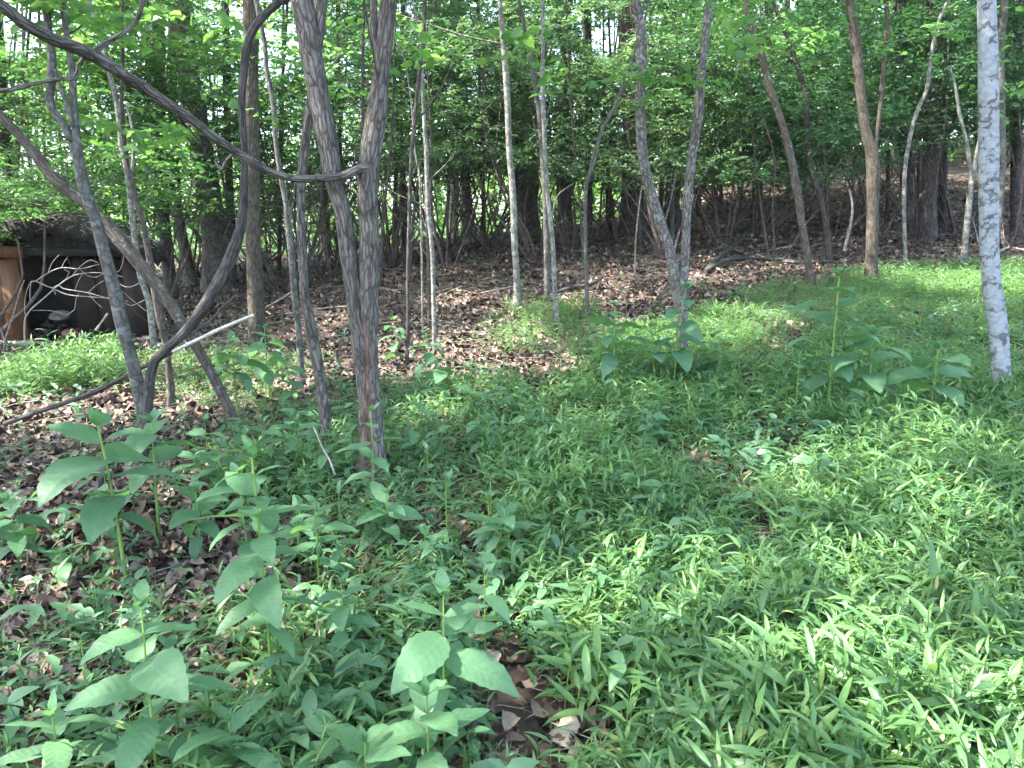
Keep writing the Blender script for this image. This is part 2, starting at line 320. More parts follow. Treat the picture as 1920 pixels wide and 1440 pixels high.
def ground_mat():
    m, n, l, b, out = mat('forest_floor'); g = n.new('ShaderNodeTexCoord')
    v = n.new('ShaderNodeTexVoronoi'); v.inputs['Scale'].default_value = 16; l.new(g.outputs['Object'], v.inputs[0])
    v2 = n.new('ShaderNodeTexVoronoi'); v2.inputs['Scale'].default_value = 41; l.new(g.outputs['Object'], v2.inputs[0])
    r = ramp(n, [(0, (.022, .014, .011)), (.35, (.060, .036, .026)), (.7, (.12, .075, .055)), (1, (.24, .17, .135))])
    sx = n.new('ShaderNodeSeparateColor'); l.new(v.outputs['Color'], sx.inputs[0]); s2 = n.new('ShaderNodeSeparateColor'); l.new(v2.outputs['Color'], s2.inputs[0])
    mu = n.new('ShaderNodeMath'); mu.operation = 'MULTIPLY'; l.new(sx.outputs[0], mu.inputs[0]); l.new(s2.outputs[1], mu.inputs[1])
    l.new(mu.outputs[0], r.inputs[0])
    nz = n.new('ShaderNodeTexNoise'); nz.inputs['Scale'].default_value = .5; nz.inputs['Detail'].default_value = 5; l.new(g.outputs['Object'], nz.inputs[0])
    hs = n.new('ShaderNodeHueSaturation'); mr = n.new('ShaderNodeMapRange'); mr.inputs[1].default_value = .3; mr.inputs[2].default_value = .7; mr.inputs[3].default_value = .7; mr.inputs[4].default_value = 1.4; l.new(nz.outputs[0], mr.inputs[0]); l.new(mr.outputs[0], hs.inputs['Value']); l.new(r.outputs[0], hs.inputs['Color'])
    xyz = n.new('ShaderNodeSeparateXYZ'); l.new(g.outputs['Object'], xyz.inputs[0]); n3 = n.new('ShaderNodeTexNoise'); n3.inputs['Scale'].default_value = .35; n3.inputs['Detail'].default_value = 6; l.new(g.outputs['Object'], n3.inputs[0])
    mm = n.new('ShaderNodeMath'); mm.operation = 'MULTIPLY_ADD'; mm.inputs[1].default_value = -1.1; l.new(xyz.outputs[0], mm.inputs[0]); l.new(xyz.outputs[1], mm.inputs[2])
    m2 = n.new('ShaderNodeMath'); m2.operation = 'MULTIPLY_ADD'; m2.inputs[1].default_value = 9; l.new(n3.outputs[0], m2.inputs[0]); l.new(mm.outputs[0], m2.inputs[2])
    gr = n.new('ShaderNodeMapRange'); gr.inputs[1].default_value = 26; gr.inputs[2].default_value = 28; l.new(m2.outputs[0], gr.inputs[0])
    gc = ramp(n, [(0, (.015, .035, .012)), (1, (.035, .075, .022))]); l.new(v2.outputs['Distance'], gc.inputs[0])
    gm = n.new('ShaderNodeMix'); gm.data_type = 'RGBA'; l.new(gr.outputs[0], gm.inputs[0]); l.new(hs.outputs[0], gm.inputs[6]); l.new(gc.outputs[0], gm.inputs[7])
    l.new(gm.outputs[2], b.inputs['Base Color']); b.inputs['Roughness'].default_value = .9
    bp = n.new('ShaderNodeBump'); bp.inputs['Distance'].default_value = .03; l.new(mu.outputs[0], bp.inputs['Height']); l.new(bp.outputs[0], b.inputs['Normal'])
    return m
M['ground'] = ground_mat()

# ------------------------------------------------------------------ ground
def axis(lo, hi, fine_lo, fine_hi, st):
    a = list(np.arange(fine_lo, fine_hi, st)); g = st; x = a[-1]
    while x < hi: g *= 1.12; x += g; a.append(x)
    g = st; x = a[0]; pre = []
    while x > lo: g *= 1.12; x -= g; pre.append(x)
    return np.array(pre[::-1] + a)
gx = axis(-350, 350, -11, 13, .11); gy = axis(-40, 420, 0, 18, .11)
GX, GY = np.meshgrid(gx, gy); GZ = hgt(GX, GY)
GZ = GZ + .012 * np.sin(GX * 7.3 + np.sin(GY * 5)) * np.sin(GY * 6.1 + np.sin(GX * 4.2))
V = np.stack([GX, GY, GZ], -1).reshape(-1, 3); nx, ny = len(gx), len(gy)
i = np.arange(ny - 1)[:, None] * nx; j = np.arange(nx - 1)[None]
Q = np.stack([i + j, i + j + 1, i + nx + j + 1, i + nx + j], -1).reshape(-1, 4)
tag(link('ground', np_mesh('ground', V, Q, True), mat=M['ground']), 'leaf covered woodland floor rising towards the right', kind='structure')

# ------------------------------------------------------------------ leaf clouds
def unit(v): return v / (np.linalg.norm(v, axis=-1, keepdims=True) + 1e-9)
def leaf_cloud(name, C, D, N, L, Wd, tone, fine=False):
    D = unit(D); N = unit(N - D * (N * D).sum(-1, keepdims=True)); Sd = np.cross(N, D)
    L = L[:, None]; Wd = Wd[:, None]; n = len(C); k = np.arange(n)[:, None]
    if not fine:
        V = np.stack([C, C + D * L * .45 + Sd * Wd * .5 + N * Wd * .14, C + D * L - N * L * .12, C + D * L * .45 - Sd * Wd * .5 + N * Wd * .14], 1).reshape(-1, 3)
        T = np.concatenate([k * 4 + np.array([[0, 2, 1]]), k * 4 + np.array([[0, 3, 2]])], 1).reshape(-1, 3); q = 2
    else:
        V = np.stack([C, C + D * L * .2 + Sd * Wd * .40 + N * Wd * .1, C + D * L * .62 + Sd * Wd * .36 + N * Wd * .04, C + D * L - N * L * .18,
                      C + D * L * .62 - Sd * Wd * .36 + N * Wd * .04, C + D * L * .2 - Sd * Wd * .40 + N * Wd * .1, C + D * L * .5 - N * L * .02], 1).reshape(-1, 3)
        T = np.stack([k * 7 + np.array([x]) for x in ([0, 6, 1], [1, 6, 2], [2, 6, 3], [3, 6, 4], [4, 6, 5], [5, 6, 0])], 1).reshape(-1, 3); q = 6
    return np_mesh(name, V, T, False, {'tone': ('FACE', 'FLOAT', np.repeat(tone, q))})
def sprays(cents, rad, n, per=14, length=.55, leaf=.08, flat=.55, gap=None, asp=.5, shell=.3):
    """leafy sprays spread in ellipsoids: cents (k,3), rad (k,3), n sprays in all"""
    cents = np.asarray(cents, float); rad = np.asarray(rad, float); vol = np.prod(rad, 1) ** .75; idx = rng.choice(len(cents), n, p=vol / vol.sum())
    d = unit(rng.normal(size=(n, 3))); rr = rng.random(n) ** (1 / 3); rr = shell + (1 - shell) * rr
    # clump the sprays so that the mass has light and dark tufts and holes
    Cc = cents[idx] + d * rr[:, None] * rad[idx]
    ncl = max(4, n // 14); cl = Cc[rng.integers(0, n, ncl)]; a = rng.integers(0, ncl, n); pull = rng.random(n)[:, None] * .75
    off = rng.normal(0, .38, (n, 3)) * np.array([1, 1, .28]); Cc = np.where(rng.random(n)[:, None] < .72, cl[a] + off, Cc)
    if gap is not None: Cc = Cc[gap(Cc)]
    n = len(Cc); az = rng.uniform(0, 2 * math.pi, n); el = rng.normal(-.12, .22, n)
    ax = np.stack([np.cos(az) * np.cos(el), np.sin(az) * np.cos(el), np.sin(el)], 1)
    up = unit(np.array([0, 0, 1.]) + rng.normal(0, .22, (n, 3))); side = unit(np.cross(up, ax))
    Ls = length * rng.uniform(.6, 1.3, n)
    t = (np.arange(per) + .5) / per; sg = np.where(np.arange(per) % 2 == 0, 1., -1.)
    pos = Cc[:, None] + ax[:, None] * (t[None, :, None] - .5) * Ls[:, None, None] - up[:, None] * (t[None, :, None] ** 2) * .12 * Ls[:, None, None]
    D = ax[:, None] * .55 + side[:, None] * sg[None, :, None] + rng.normal(0, .22, (n, per, 3))
    N = up[:, None] + rng.normal(0, flat * .5, (n, per, 3))
    k = n * per; sz = leaf * rng.uniform(.6, 1.25, (n, per))
    tn = np.clip(rng.normal(.42, .16, n)[:, None] + rng.normal(0, .16, (n, per)) + (rng.random((n, 1)) < .08) * .4, 0, 1)
    return [q.reshape(k, -1) if q.ndim == 3 else q.reshape(k) for q in (pos, D, N, sz, sz * asp, tn)]

OPEN = [(1130, 65, 48, 34, .9), (505, 100, 34, 40, .85), (740, 30, 40, 40, .7), (20, 35, 50, 60, .8), (1465, 8, 40, 22, .8), (655, 275, 22, 26, .6), (300, 45, 36, 36, .7), (930, 15, 50, 30, .6), (80, 20, 40, 40, .6), (1060, 100, 26, 16, .8), (1180, 30, 24, 20, .8), (430, 40, 30, 40, .6), (560, 60, 26, 50, .6), (30, 300, 24, 40, .6), (1660, 10, 30, 16, .6)]
OPEN = [(lambda r: (math.atan2(r.x, r.y), r.z / math.hypot(r.x, r.y), a / F, b / F, p))(ray(u, v)) for u, v, a, b, p in OPEN]   # directions in which the wood thins out
def thin(C, k=1.0):
    az = np.arctan2(C[:, 0], C[:, 1]); el = (C[:, 2] - CAMZ) / np.hypot(C[:, 0], C[:, 1]); keep = np.ones(len(C), bool)
    for a, e, ra, re, p in OPEN:
        d = ((az - a) / ra) ** 2 + ((el - e) / re) ** 2; keep &= ~((d < 1 + .5 * np.sin(az * 90) * np.sin(el * 110)) & (rng.random(len(C)) < min(1, p * k)))
    return keep
# ---- openings in the canopy: sun patches on the ground as the photograph has them (pixel x, y, radius in metres)
patches = [(340, 755, .55), (480, 735, .5), (560, 690, .4), (250, 700, .45), (120, 735, .5), (60, 800, .5), (100, 690, .5), (1340, 640, .55), (1420, 600, .45), (1260, 650, .4), (1750, 535, .8),
           (1900, 560, .5), (790, 690, .4), (840, 675, .4), (960, 590, .4), (1060, 500, .7), (1240, 480, .8), (1380, 480, .6), (830, 790, .22), (900, 500, .8),
           (1230, 1150, .13), (1290, 1120, .10), (1660, 1380, .16), (1760, 1400, .22), (1880, 1420, .25), (1560, 880, .2), (1480, 890, .13), (1800, 1000, .14), (1000, 690, .3), (520, 860, .12), (640, 600, .4), (860, 560, .5), (1120, 560, .5), (1000, 500, .5), (780, 610, .3), (1330, 520, .5), (1450, 500, .5), (1580, 480, .6), (420, 600, .4), (550, 640, .35), (980, 640, .4), (1180, 610, .25), (1510, 470, .5), (700, 520, .5), (230, 560, .3)]
PG = []
for u, v, r in patches:
    g = G(u, v); PG.append((g.x, g.y, g.z, r))
SDn = np.array(SD)
NG = [(rng.uniform(1.2, 5.), rng.uniform(0, 6.28), rng.uniform(0, 6.28)) for _ in range(16)]
def gap(C):
    z0 = hgt(C[:, 0] - SDn[0] / SDn[2] * C[:, 2], C[:, 1] - SDn[1] / SDn[2] * C[:, 2]); t = (C[:, 2] - z0) / SDn[2]; x = C[:, 0] - SDn[0] * t; y = C[:, 1] - SDn[1] * t
    keep = np.ones(len(C), bool)
    for px, py, pz, r in PG: keep &= ((x - px) ** 2 + (y - py) ** 2) > (r + .22) ** 2
    w = 0
    for f, a, p in NG: w = w + np.sin(f * (x * math.cos(a) + y * math.sin(a)) + p)
    keep &= w < 5.6
    return keep

# ------------------------------------------------------------------ trees
LEAFY = {}
def extend_up(pts, H, r_end, bend=.25):
    """carry a stem on above the frame to height H, straightening"""
    p1, r1 = pts[-1]; p0, _ = pts[-2]; d = (p1 - p0).normalized(); p = p1.copy(); k = 0
    out = list(pts); n = max(3, int((H - p1.z) / 1.1))
    for k in range(n):
        d = (d * (1 - bend) + Vector((rng.normal(0, .12), rng.normal(0, .12), 1)).normalized() * bend).normalized()
        p = p + d * ((H - p1.z) / n) / max(d.z, .4); out.append((p.copy(), r1 + (r_end - r1) * (k + 1) / n))
    return out
def tree(label, stems, bark, H=9.5, crown=2.4, nleaf=230, name='tree', Y=None, base=None, limbs=(), ridge=.0, sides=14, step=.09, lean=0., flare=.25,
         scar=None, low=None, group=None, top=True, cat='tree', leafmat='canopy', leaf=.125, extra=None):
    """stems: lists of (u, v, width px[, depth change]); the first starts at the base"""
    u0, v0, w0 = stems[0][0][:3]
    if Y is None: Y = G(u0, v0).y
    root = P(u0, v0, Y); root.z = hz(root.x, Y)
    t = empty(name, root, label, cat, group); tips = []
    mb = MB()
    for si, st in enumerate(stems):
        pts = []
        for k, q in enumerate(st):
            dd = q[3] if len(q) > 3 else lean * (v0 - q[1]) / max(v0, 1)
            p = P(q[0], q[1], Y + dd); pts.append((p, px2m(q[2], Y + dd) / 2))
        if si == 0:
            pts[0] = (Vector((pts[0][0].x, pts[0][0].y, root.z)), pts[0][1])
            pts.insert(0, (Vector((root.x, root.y, root.z - .12)), pts[0][1] * 1.02))
        if top and (st[-1][1] <= 30):
            pts = extend_up(pts, H * rng.uniform(.9, 1.05), .03); tips.append(pts[-4:] if len(pts) > 4 else pts)
        dn = tube(mb, pts, sides, step, ridge, .0012 if ridge else 0, flare if si == 0 else 0, scar if si == 0 else None, seed=rng.uniform(0, 9))
        if sides >= 8:
            for q in range(5 if sides < 20 else 7):
                i_ = int(rng.uniform(.08, .95) * (len(dn) - 1)); c_ = Vector(dn[i_][:3]); r_ = dn[i_][3]
                if c_.z > root.z + 6: continue
                az = rng.uniform(0, 6.28); stub = rng.random() < .45; ln = rng.uniform(.03, .10) if stub else rng.uniform(.2, .7); el = rng.uniform(.2, 1.1); tr = min(r_ * .45, rng.uniform(.003, .007) * (1.6 if stub else 1))
                dd_ = Vector((math.cos(az) * math.cos(el), math.sin(az) * math.cos(el), math.sin(el))); e_ = c_ + dd_ * (r_ + ln)
                tube(mb, [(c_ + dd_ * r_ * .4, tr), (c_.lerp(e_, .55) + Vector((0, 0, -.02 * ln)), tr * .75), (e_ + Vector((0, 0, .1 * ln)), tr * (.7 if stub else .25))], 5, .06)
    for lm in limbs:
        m2 = MB(); pts = [(P(q[0], q[1], Y + (q[3] if len(q) > 3 else 0)), px2m(q[2], Y) / 2) for q in lm]
        tube(m2, pts, max(5, min(sides, 10)), min(step, .08), max(ridge, .004) * .5, .003, seed=rng.uniform(0, 9)); link('limb', m2.mesh('limb', True), t, M[bark])
    if tips and nleaf:
        cs, rs = [], []; lm = mb
        for tp in tips:
            for p, r in tp[1:]:
                for q in range(3):
                    az = rng.uniform(0, 6.28); e = p + Vector((math.cos(az) * crown * .55, math.sin(az) * crown * .55, rng.uniform(-.3, 1.0)))
                    cs.append(e); rs.append((crown * .62, crown * .62, .95)); tube(lm, [(p, r * .55), (p.lerp(e, .5) + Vector((0, 0, .15)), r * .35), (e, .008)], 5, .4)
        c = sprays(cs, rs, int(nleaf * 1.5), 12, .7, leaf, .8, gap, .62); link('crown', leaf_cloud('crown', *c), t, M[leafmat])
    if low:                                     # leafy low sprays inside the frame: (u, v, depth change, ru, rv, sprays, leaf size)
        cs = [P(q[0], q[1], Y + q[2]) for q in low]; lm = MB()
        rs = [(px2m(q[3], Y + q[2]), px2m((q[3] + q[4]) * .5, Y + q[2]), px2m(q[4], Y + q[2])) for q in low]
        c = sprays(cs, rs, sum(q[5] for q in low), 9, .4, low[0][6], .9, None, .7, 0); link('foliage', leaf_cloud('foliage', *c, fine=True), t, M['maple'])
    link('trunk', mb.mesh('trunk', True), t, M[bark])
    return t, Y

# main forked tree in front (two stems from one base, bare rotten scar)
T1, Y1 = tree('forked tree with two furrowed grey stems and a brown rotten scar near its base',
  [[(703, 905, 58), (699, 860, 52), (695, 780, 45), (692, 700, 37), (692, 600, 33), (692, 467, 35), (690, 330, 36), (702, 233, 38), (716, 133, 30), (724, 50, 28), (729, 0, 27), (733, -40, 26)],
   [(688, 770, 30), (680, 690, 30), (671, 610, 30), (662, 540, 29), (655, 490, 29), (643, 400, 31), (626, 333, 35), (612, 250, 36), (596, 167, 36), (584, 100, 38), (573, 40, 37), (567, 0, 37), (560, -40, 36)]],
  'furrow', 10, 2.8, 300, name='forked_tree', ridge=.0045, sides=44, step=.02, flare=.32, scar=(1.2, .62, .18, 1.0),
  limbs=[[(590, 95, 22), (600, 60, 15), (606, 20, 13), (612, -40, 11)], [(712, 110, 14), (703, 60, 13), (701, 0, 12), (702, -50, 11)],
         [(692, 312, 18, -.02), (672, 318, 15, -.05), (640, 331, 13, -.1), (603, 334, 12, -.15), (567, 335, 13, -.2), (533, 331, 13, -.25), (500, 319, 13, -.3), (467, 300, 14, -.35), (433, 279, 14, -.4), (400, 257, 15, -.5), (367, 231, 15, -.55), (333, 207, 15, -.6), (300, 186, 16, -.65), (267, 163, 16, -.7), (233, 140, 16, -.8), (200, 117, 17, -.85), (167, 100, 16, -.9), (133, 87, 16, -1), (100, 74, 15, -1.05), (67, 57, 15, -1.1), (37, 38, 15, -1.15), (5, 12, 14, -1.2), (-60, -30, 13, -1.3)],
         [(170, 103, 9, -.9), (200, 80, 7, -.85), (225, 65, 6, -.85), (248, 50, 6, -.8), (262, 25, 6, -.8), (272, -20, 5, -.8)],
         [(162, 104, 7, -.9), (150, 122, 5, -.9), (143, 146, 5, -.9), (105, 149, 5, -.95), (70, 156, 5, -.95), (40, 164, 6, -1), (0, 170, 6, -1), (-50, 172, 6, -1)],
         [(330, 207, 5, -.6), (342, 232, 4, -.55), (352, 241, 3, -.5), (372, 262, 3, -.4)],
         [(440, 284, 5, -.4), (425, 300, 5, -.35), (415, 318, 6, -.3), (402, 300, 4, -.3)]])
tree('crooked thin stem with peeling brown bark just left of the forked tree', [[(622, 905, 25), (613, 833, 22), (607, 767, 21), (598, 700, 22), (585, 633, 21), (573, 560, 18), (568, 500, 17), (565, 400, 16), (566, 330, 17), (574, 260, 17), (583, 195, 16), (590, 120, 14), (594, 40, 13), (598, -40, 12)]],
  'furrow', 8, 2, 120, Y=4.75, ridge=.006, sides=22, step=.04)
# leaning tree on the left and the stems that cross it
tA, YA = tree('leaning grey tree on the left that splits into three dark stems at the top',
  [[(284, 875, 21), (280, 830, 21), (272, 790, 24), (262, 740, 27), (253, 700, 25), (245, 667, 24), (227, 600, 25), (212, 533, 22), (193, 467, 21), (178, 410, 20), (160, 360, 21), (150, 317, 20), (143, 267, 17), (139, 200, 12), (133, 117, 11), (123, 50, 10), (116, 0, 10), (108, -60, 9)],
   [(150, 320, 15), (136, 270, 15), (119, 232, 13), (98, 205, 13), (93, 185, 13), (97, 150, 14), (97, 100, 13), (90, 50, 13), (86, 0, 13), (84, -60, 12)]],
  'grey', 9, 2.4, 200, Y=4.7, sides=20, step=.05, ridge=.004, lean=.3, limbs=[[(137, 235, 10, .2), (124, 195, 9, .2), (112, 160, 8, .2), (106, 130, 7, .2)]],
  low=[(80, 60, .2, 120, 60, 12, .10), (200, 30, .6, 120, 40, 14, .10), (60, 250, .9, 80, 60, 10, .09), (240, 220, 1.2, 120, 50, 20, .09)])
tree('long dark curving stem that crosses the leaning diagonal trunk like an X',
  [[(262, 752, 20), (283, 700, 18), (310, 657, 18), (343, 627, 19), (377, 583, 20), (417, 517, 23), (437, 470, 23), (450, 430, 19), (456, 380, 15), (458, 330, 13), (459, 283, 12), (455, 240, 14), (453, 183, 14), (457, 133, 14), (463, 83, 15), (477, 50, 15), (500, 23, 14), (527, 0, 13), (560, -40, 12)]],
  'vine', 8, 2, 110, Y=4.62, sides=16, step=.05, ridge=.003, flare=0)
tree('diagonal brown trunk leaning from the ground up to the left edge',
  [[(457, 830, 20), (450, 813, 19), (433, 773, 19), (410, 727, 19), (387, 683, 18), (363, 643, 19), (347, 617, 20), (333, 593, 21), (300, 543, 23), (260, 493, 25), (233, 460, 26), (200, 422, 24), (170, 393, 21), (150, 373, 20), (100, 333, 20), (67, 290, 18), (33, 250, 17), (0, 217, 17), (-60, 160, 16), (-150, 80, 15), (-220, -40, 13)]],
  'brown', 7.5, 2, 120, Y=5.2, sides=18, step=.05, ridge=.004, flare=.1)
tree('slender pale grey stem left of the crossing stems, forked near its top',
  [[(290, 665, 12), (284, 600, 12), (278, 560, 11), (263, 517, 11), (253, 450, 10), (247, 400, 10), (240, 333, 10), (227, 267, 9), (220, 200, 9), (207, 143, 8), (197, 93, 8), (180, 45, 7), (167, 0, 7), (155, -50, 6)],
   [(243, 345, 8), (250, 300, 6), (248, 240, 5), (238, 200, 4)]], 'pale', 8, 1.8, 110, sides=12, step=.1)
tree('slender mottled stem standing between the leaning tree and the X of crossing stems',
  [[(320, 768, 15), (321, 733, 14), (316, 690, 13), (311, 650, 12), (300, 600, 14), (290, 543, 14), (277, 467, 12), (268, 420, 11), (257, 380, 10), (243, 330, 9), (236, 290, 8), (228, 200, 7), (230, 100, 6), (228, -40, 5)]], 'brown', 8, 1.8, 110, sides=14, step=.08, ridge=.002)
tree('straight brown trunk with fine vertical ridges in the left half',
  [[(483, 655, 31), (481, 600, 29), (479, 550, 28), (475, 433, 27), (472, 333, 27), (471, 233, 27), (470, 133, 26), (470, 50, 26), (469, 0, 26), (468, -50, 25)]], 'ridge', 12, 2.8, 220, low=[(400, 60, -1, 90, 50, 18, .09), (560, 120, 0, 60, 40, 10, .08), (330, 300, 0, 90, 40, 16, .08)], ridge=.010, sides=44, step=.06)
tree('slim grey stem right of the straight brown trunk, bare and mottled',
  [[(568, 728, 14), (565, 690, 13), (560, 617, 12), (552, 550, 12), (547, 483, 12), (540, 417, 12), (537, 383, 11), (527, 333, 10), (517, 267, 9), (513, 200, 9), (500, 127, 8), (497, 83, 8), (490, 50, 8), (480, 0, 8), (470, -50, 7)]], 'grey', 9, 1.8, 110, sides=14, step=.08, ridge=.002)
GC = 'cluster of thin saplings right of the forked tree'
tree('dark thin sapling, leftmost of the cluster right of the forked tree', [[(763, 690, 8), (765, 600, 7), (765, 500, 7), (768, 400, 7), (770, 317, 7), (777, 233, 7), (783, 167, 7), (793, 83, 7), (797, 0, 7), (801, -40, 6)]], 'dark', 8, 1.4, 60, name='sapling', group=GC, sides=10, low=[(820, 90, -2.5, 45, 30, 7, .09), (760, 30, -2, 70, 30, 8, .09)], limbs=[[(783, 225, 4), (812, 190, 3), (840, 140, 2), (857, 93, 2)], [(793, 90, 3), (805, 40, 2), (814, 0, 2)]])
tree('tallest pale streaked sapling of the cluster right of the forked tree', [[(815, 662, 9), (813, 567, 8), (810, 467, 8), (803, 400, 8), (800, 300, 8), (795, 217, 7), (792, 150, 6), (790, 100, 5), (784, 50, 4), (773, 0, 4), (768, -40, 3)]], 'pale', 8, 1.4, 60, name='sapling', group=GC, sides=10)
tree('short reddish sapling inside the cluster, behind the pale streaked one', [[(805, 610, 7), (803, 500, 6), (800, 420, 5), (797, 340, 4), (799, 250, 3)]], 'brown', name='sapling', group=GC, sides=8, nleaf=0)
tree('thread-thin pale sapling between the dark and the streaked ones', [[(793, 635, 4), (791, 500, 4), (790, 433, 4), (787, 333, 4), (778, 283, 3), (772, 200, 3), (760, 120, 2), (745, 80, 2)]], 'pale', name='sapling', group=GC, sides=8, nleaf=0)
tree('thin dark sapling rising behind the right stem of the forked tree', [[(672, 560, 5), (676, 400, 5), (680, 217, 5), (680, 133, 5), (683, 0, 5), (684, -40, 5)]], 'dark', 9, 1.4, 50, name='sapling', Y=9, sides=8)
tree('straight pale grey tree in the middle with a sunlit whitish base', [[(970, 578, 18), (970, 560, 14), (968, 500, 12), (965, 467, 12), (962, 367, 12), (955, 283, 11), (952, 200, 11), (948, 133, 11), (942, 67, 9), (937, 0, 8), (934, -40, 8)]], 'pale', 10, 2.2, 170, sides=16, step=.08, flare=.4,
  limbs=[[(946, 82, 3), (920, 78, 3), (870, 67, 3), (800, 45, 3), (742, 25, 2)], [(950, 80, 3), (985, 88, 2), (1010, 95, 2)]])
tree('thin pale stem crossing a darker one, right of the middle tree', [[(1045, 612, 10), (1040, 550, 9), (1037, 467, 9), (1027, 367, 8), (1022, 300, 8), (1020, 233, 8), (1017, 150, 8), (1018, 100, 7), (1017, 0, 6), (1015, -40, 6)]], 'pale', 9, 2, 120, sides=12)
tree('dark slanting stem behind the thin pale one right of the middle tree', [[(1026, 562, 12), (1025, 467, 11), (1023, 400, 10), (1020, 333, 10), (1013, 233, 9), (1007, 183, 9), (997, 117, 8), (983, 50, 7), (973, 0, 6), (965, -40, 6)]], 'grey', 10, 2, 120, sides=12, limbs=[[(1030, 440, 4), (1040, 380, 3), (1052, 360, 3), (1075, 345, 2)]])
tree('small sapling with a long arm curving up to the right', [[(1102, 602, 9), (1099, 500, 7), (1097, 400, 7), (1100, 342, 7), (1112, 312, 5), (1122, 270, 5), (1130, 240, 6), (1153, 200, 5), (1173, 143, 4), (1190, 97, 4), (1200, 40, 3), (1215, -30, 3)]], 'grey', 7, 1.4, 50, name='sapling', sides=10, limbs=[[(1100, 345, 4), (1110, 300, 3), (1119, 270, 3), (1128, 235, 2), (1122, 200, 2)]])
tree('very small bare sapling in leaf litter left of the crooked pale tree', [[(1190, 515, 4), (1191, 480, 3), (1192, 450, 3), (1197, 400, 3), (1203, 350, 2)]], 'pale', name='sapling', sides=6, nleaf=0)
tB, YB = tree('pair of stems from one base, one crooked and scaly pale, one straight brown',
  [[(1280, 700, 24), (1279, 640, 21), (1279, 590, 23), (1279, 540, 22), (1283, 502, 17), (1287, 440, 16), (1290, 367, 17), (1297, 300, 16), (1307, 233, 16), (1313, 167, 15), (1323, 67, 14), (1330, 0, 14), (1333, -40, 14)],
   [(1277, 600, 18), (1271, 550, 21), (1262, 500, 21), (1252, 455, 19), (1243, 433, 19), (1223, 367, 19), (1207, 300, 19), (1201, 233, 18), (1200, 167, 18), (1203, 100, 18), (1200, 50, 17), (1191, 0, 17), (1186, -40, 16)]],
  'flaky', 10, 2.6, 240, name='twin_tree', low=[(1300, 25, -1.5, 70, 40, 16, .09), (1250, 130, -.5, 60, 40, 10, .08)], ridge=.005, sides=26, step=.045, limbs=[[(1203, 55, 6), (1212, 25, 4), (1222, -20, 4)]])
tree('slanting brown trunk behind the tall bud-topped herb, right of the spreading bush', [[(1522, 534, 17), (1519, 515, 15), (1513, 477, 14), (1503, 417, 14), (1493, 350, 14), (1480, 283, 14), (1467, 233, 13), (1453, 193, 12), (1440, 150, 12), (1427, 100, 12), (1410, 57, 11), (1397, 0, 11), (1388, -40, 10)]], 'brown', 10, 2.4, 150, sides=16, step=.08, ridge=.003, low=[(1400, 15, -2, 60, 25, 12, .10), (1480, 60, -1, 80, 40, 14, .09)])
tree('thinner dark curved stem just right of the slanting brown trunk', [[(1556, 492, 11), (1550, 433, 10), (1540, 377, 9), (1523, 323, 9), (1513, 267, 9), (1512, 200, 9), (1503, 150, 9), (1487, 100, 8), (1467, 50, 8), (1450, 0, 7), (1440, -40, 7)]], 'dark', 10, 2.2, 120, sides=12, ridge=.002)
tree('brown tree forking at mid height into a thick left and a thin right stem', [[(1633, 532, 23), (1635, 467, 21), (1637, 367, 22), (1635, 290, 22), (1624, 250, 18), (1613, 167, 17), (1605, 83, 17), (1593, 0, 16), (1588, -40, 15)],
   [(1637, 300, 12), (1642, 265, 8), (1650, 207, 7), (1655, 150, 7), (1662, 67, 7), (1663, 0, 6), (1664, -40, 6)]], 'ridge', 10, 2.6, 200, ridge=.003, sides=20, step=.07)
tree('thin pale stem curving to the right between the fork tree and the mottled tree', [[(1698, 506, 8), (1696, 440, 7), (1695, 400, 7), (1697, 317, 7), (1710, 240, 7), (1723, 200, 7), (1738, 167, 7), (1745, 110, 6), (1757, 50, 6), (1773, 10, 5), (1790, -30, 5)]], 'pale', 9, 2, 110, sides=12)
tree('pale bent stem with a broken leaning arm just left of the mottled tree', [[(1803, 503, 11), (1808, 470, 11), (1813, 417, 11), (1823, 333, 9), (1833, 283, 8), (1842, 230, 7), (1850, 120, 6), (1856, -30, 6)]], 'pale', 9, 2, 90, sides=12,
  limbs=[[(1823, 335, 7), (1813, 267, 6), (1800, 217, 6), (1790, 160, 5), (1780, 123, 4)], [(1815, 390, 3), (1829, 430, 3), (1836, 462, 3)], [(1780, 125, 3), (1770, 132, 2)]])
tree('straight trunk mottled with pale blue-white lichen at the right edge', [[(1880, 805, 37), (1878, 767, 33), (1877, 700, 32), (1873, 633, 33), (1867, 583, 33), (1860, 533, 32), (1855, 467, 31), (1854, 400, 32), (1854, 300, 33), (1853, 133, 32), (1851, 50, 30), (1850, 0, 29), (1849, -50, 29)]], 'mottle', 11, 2.8, 240, name='mottled_tree', low=[(1890, 150, 1.5, 60, 50, 14, .08), (1780, 60, 2.0, 90, 40, 16, .08)], sides=32, step=.04, Y=5.4, flare=.1)
tree('dead pale trunk half hidden behind the mottled tree', [[(1862, 500, 10), (1874, 400, 10), (1880, 300, 10), (1876, 100, 12), (1880, 40, 12), (1884, -30, 12)]], 'grey', 9, 1.6, 60, Y=12, sides=10)
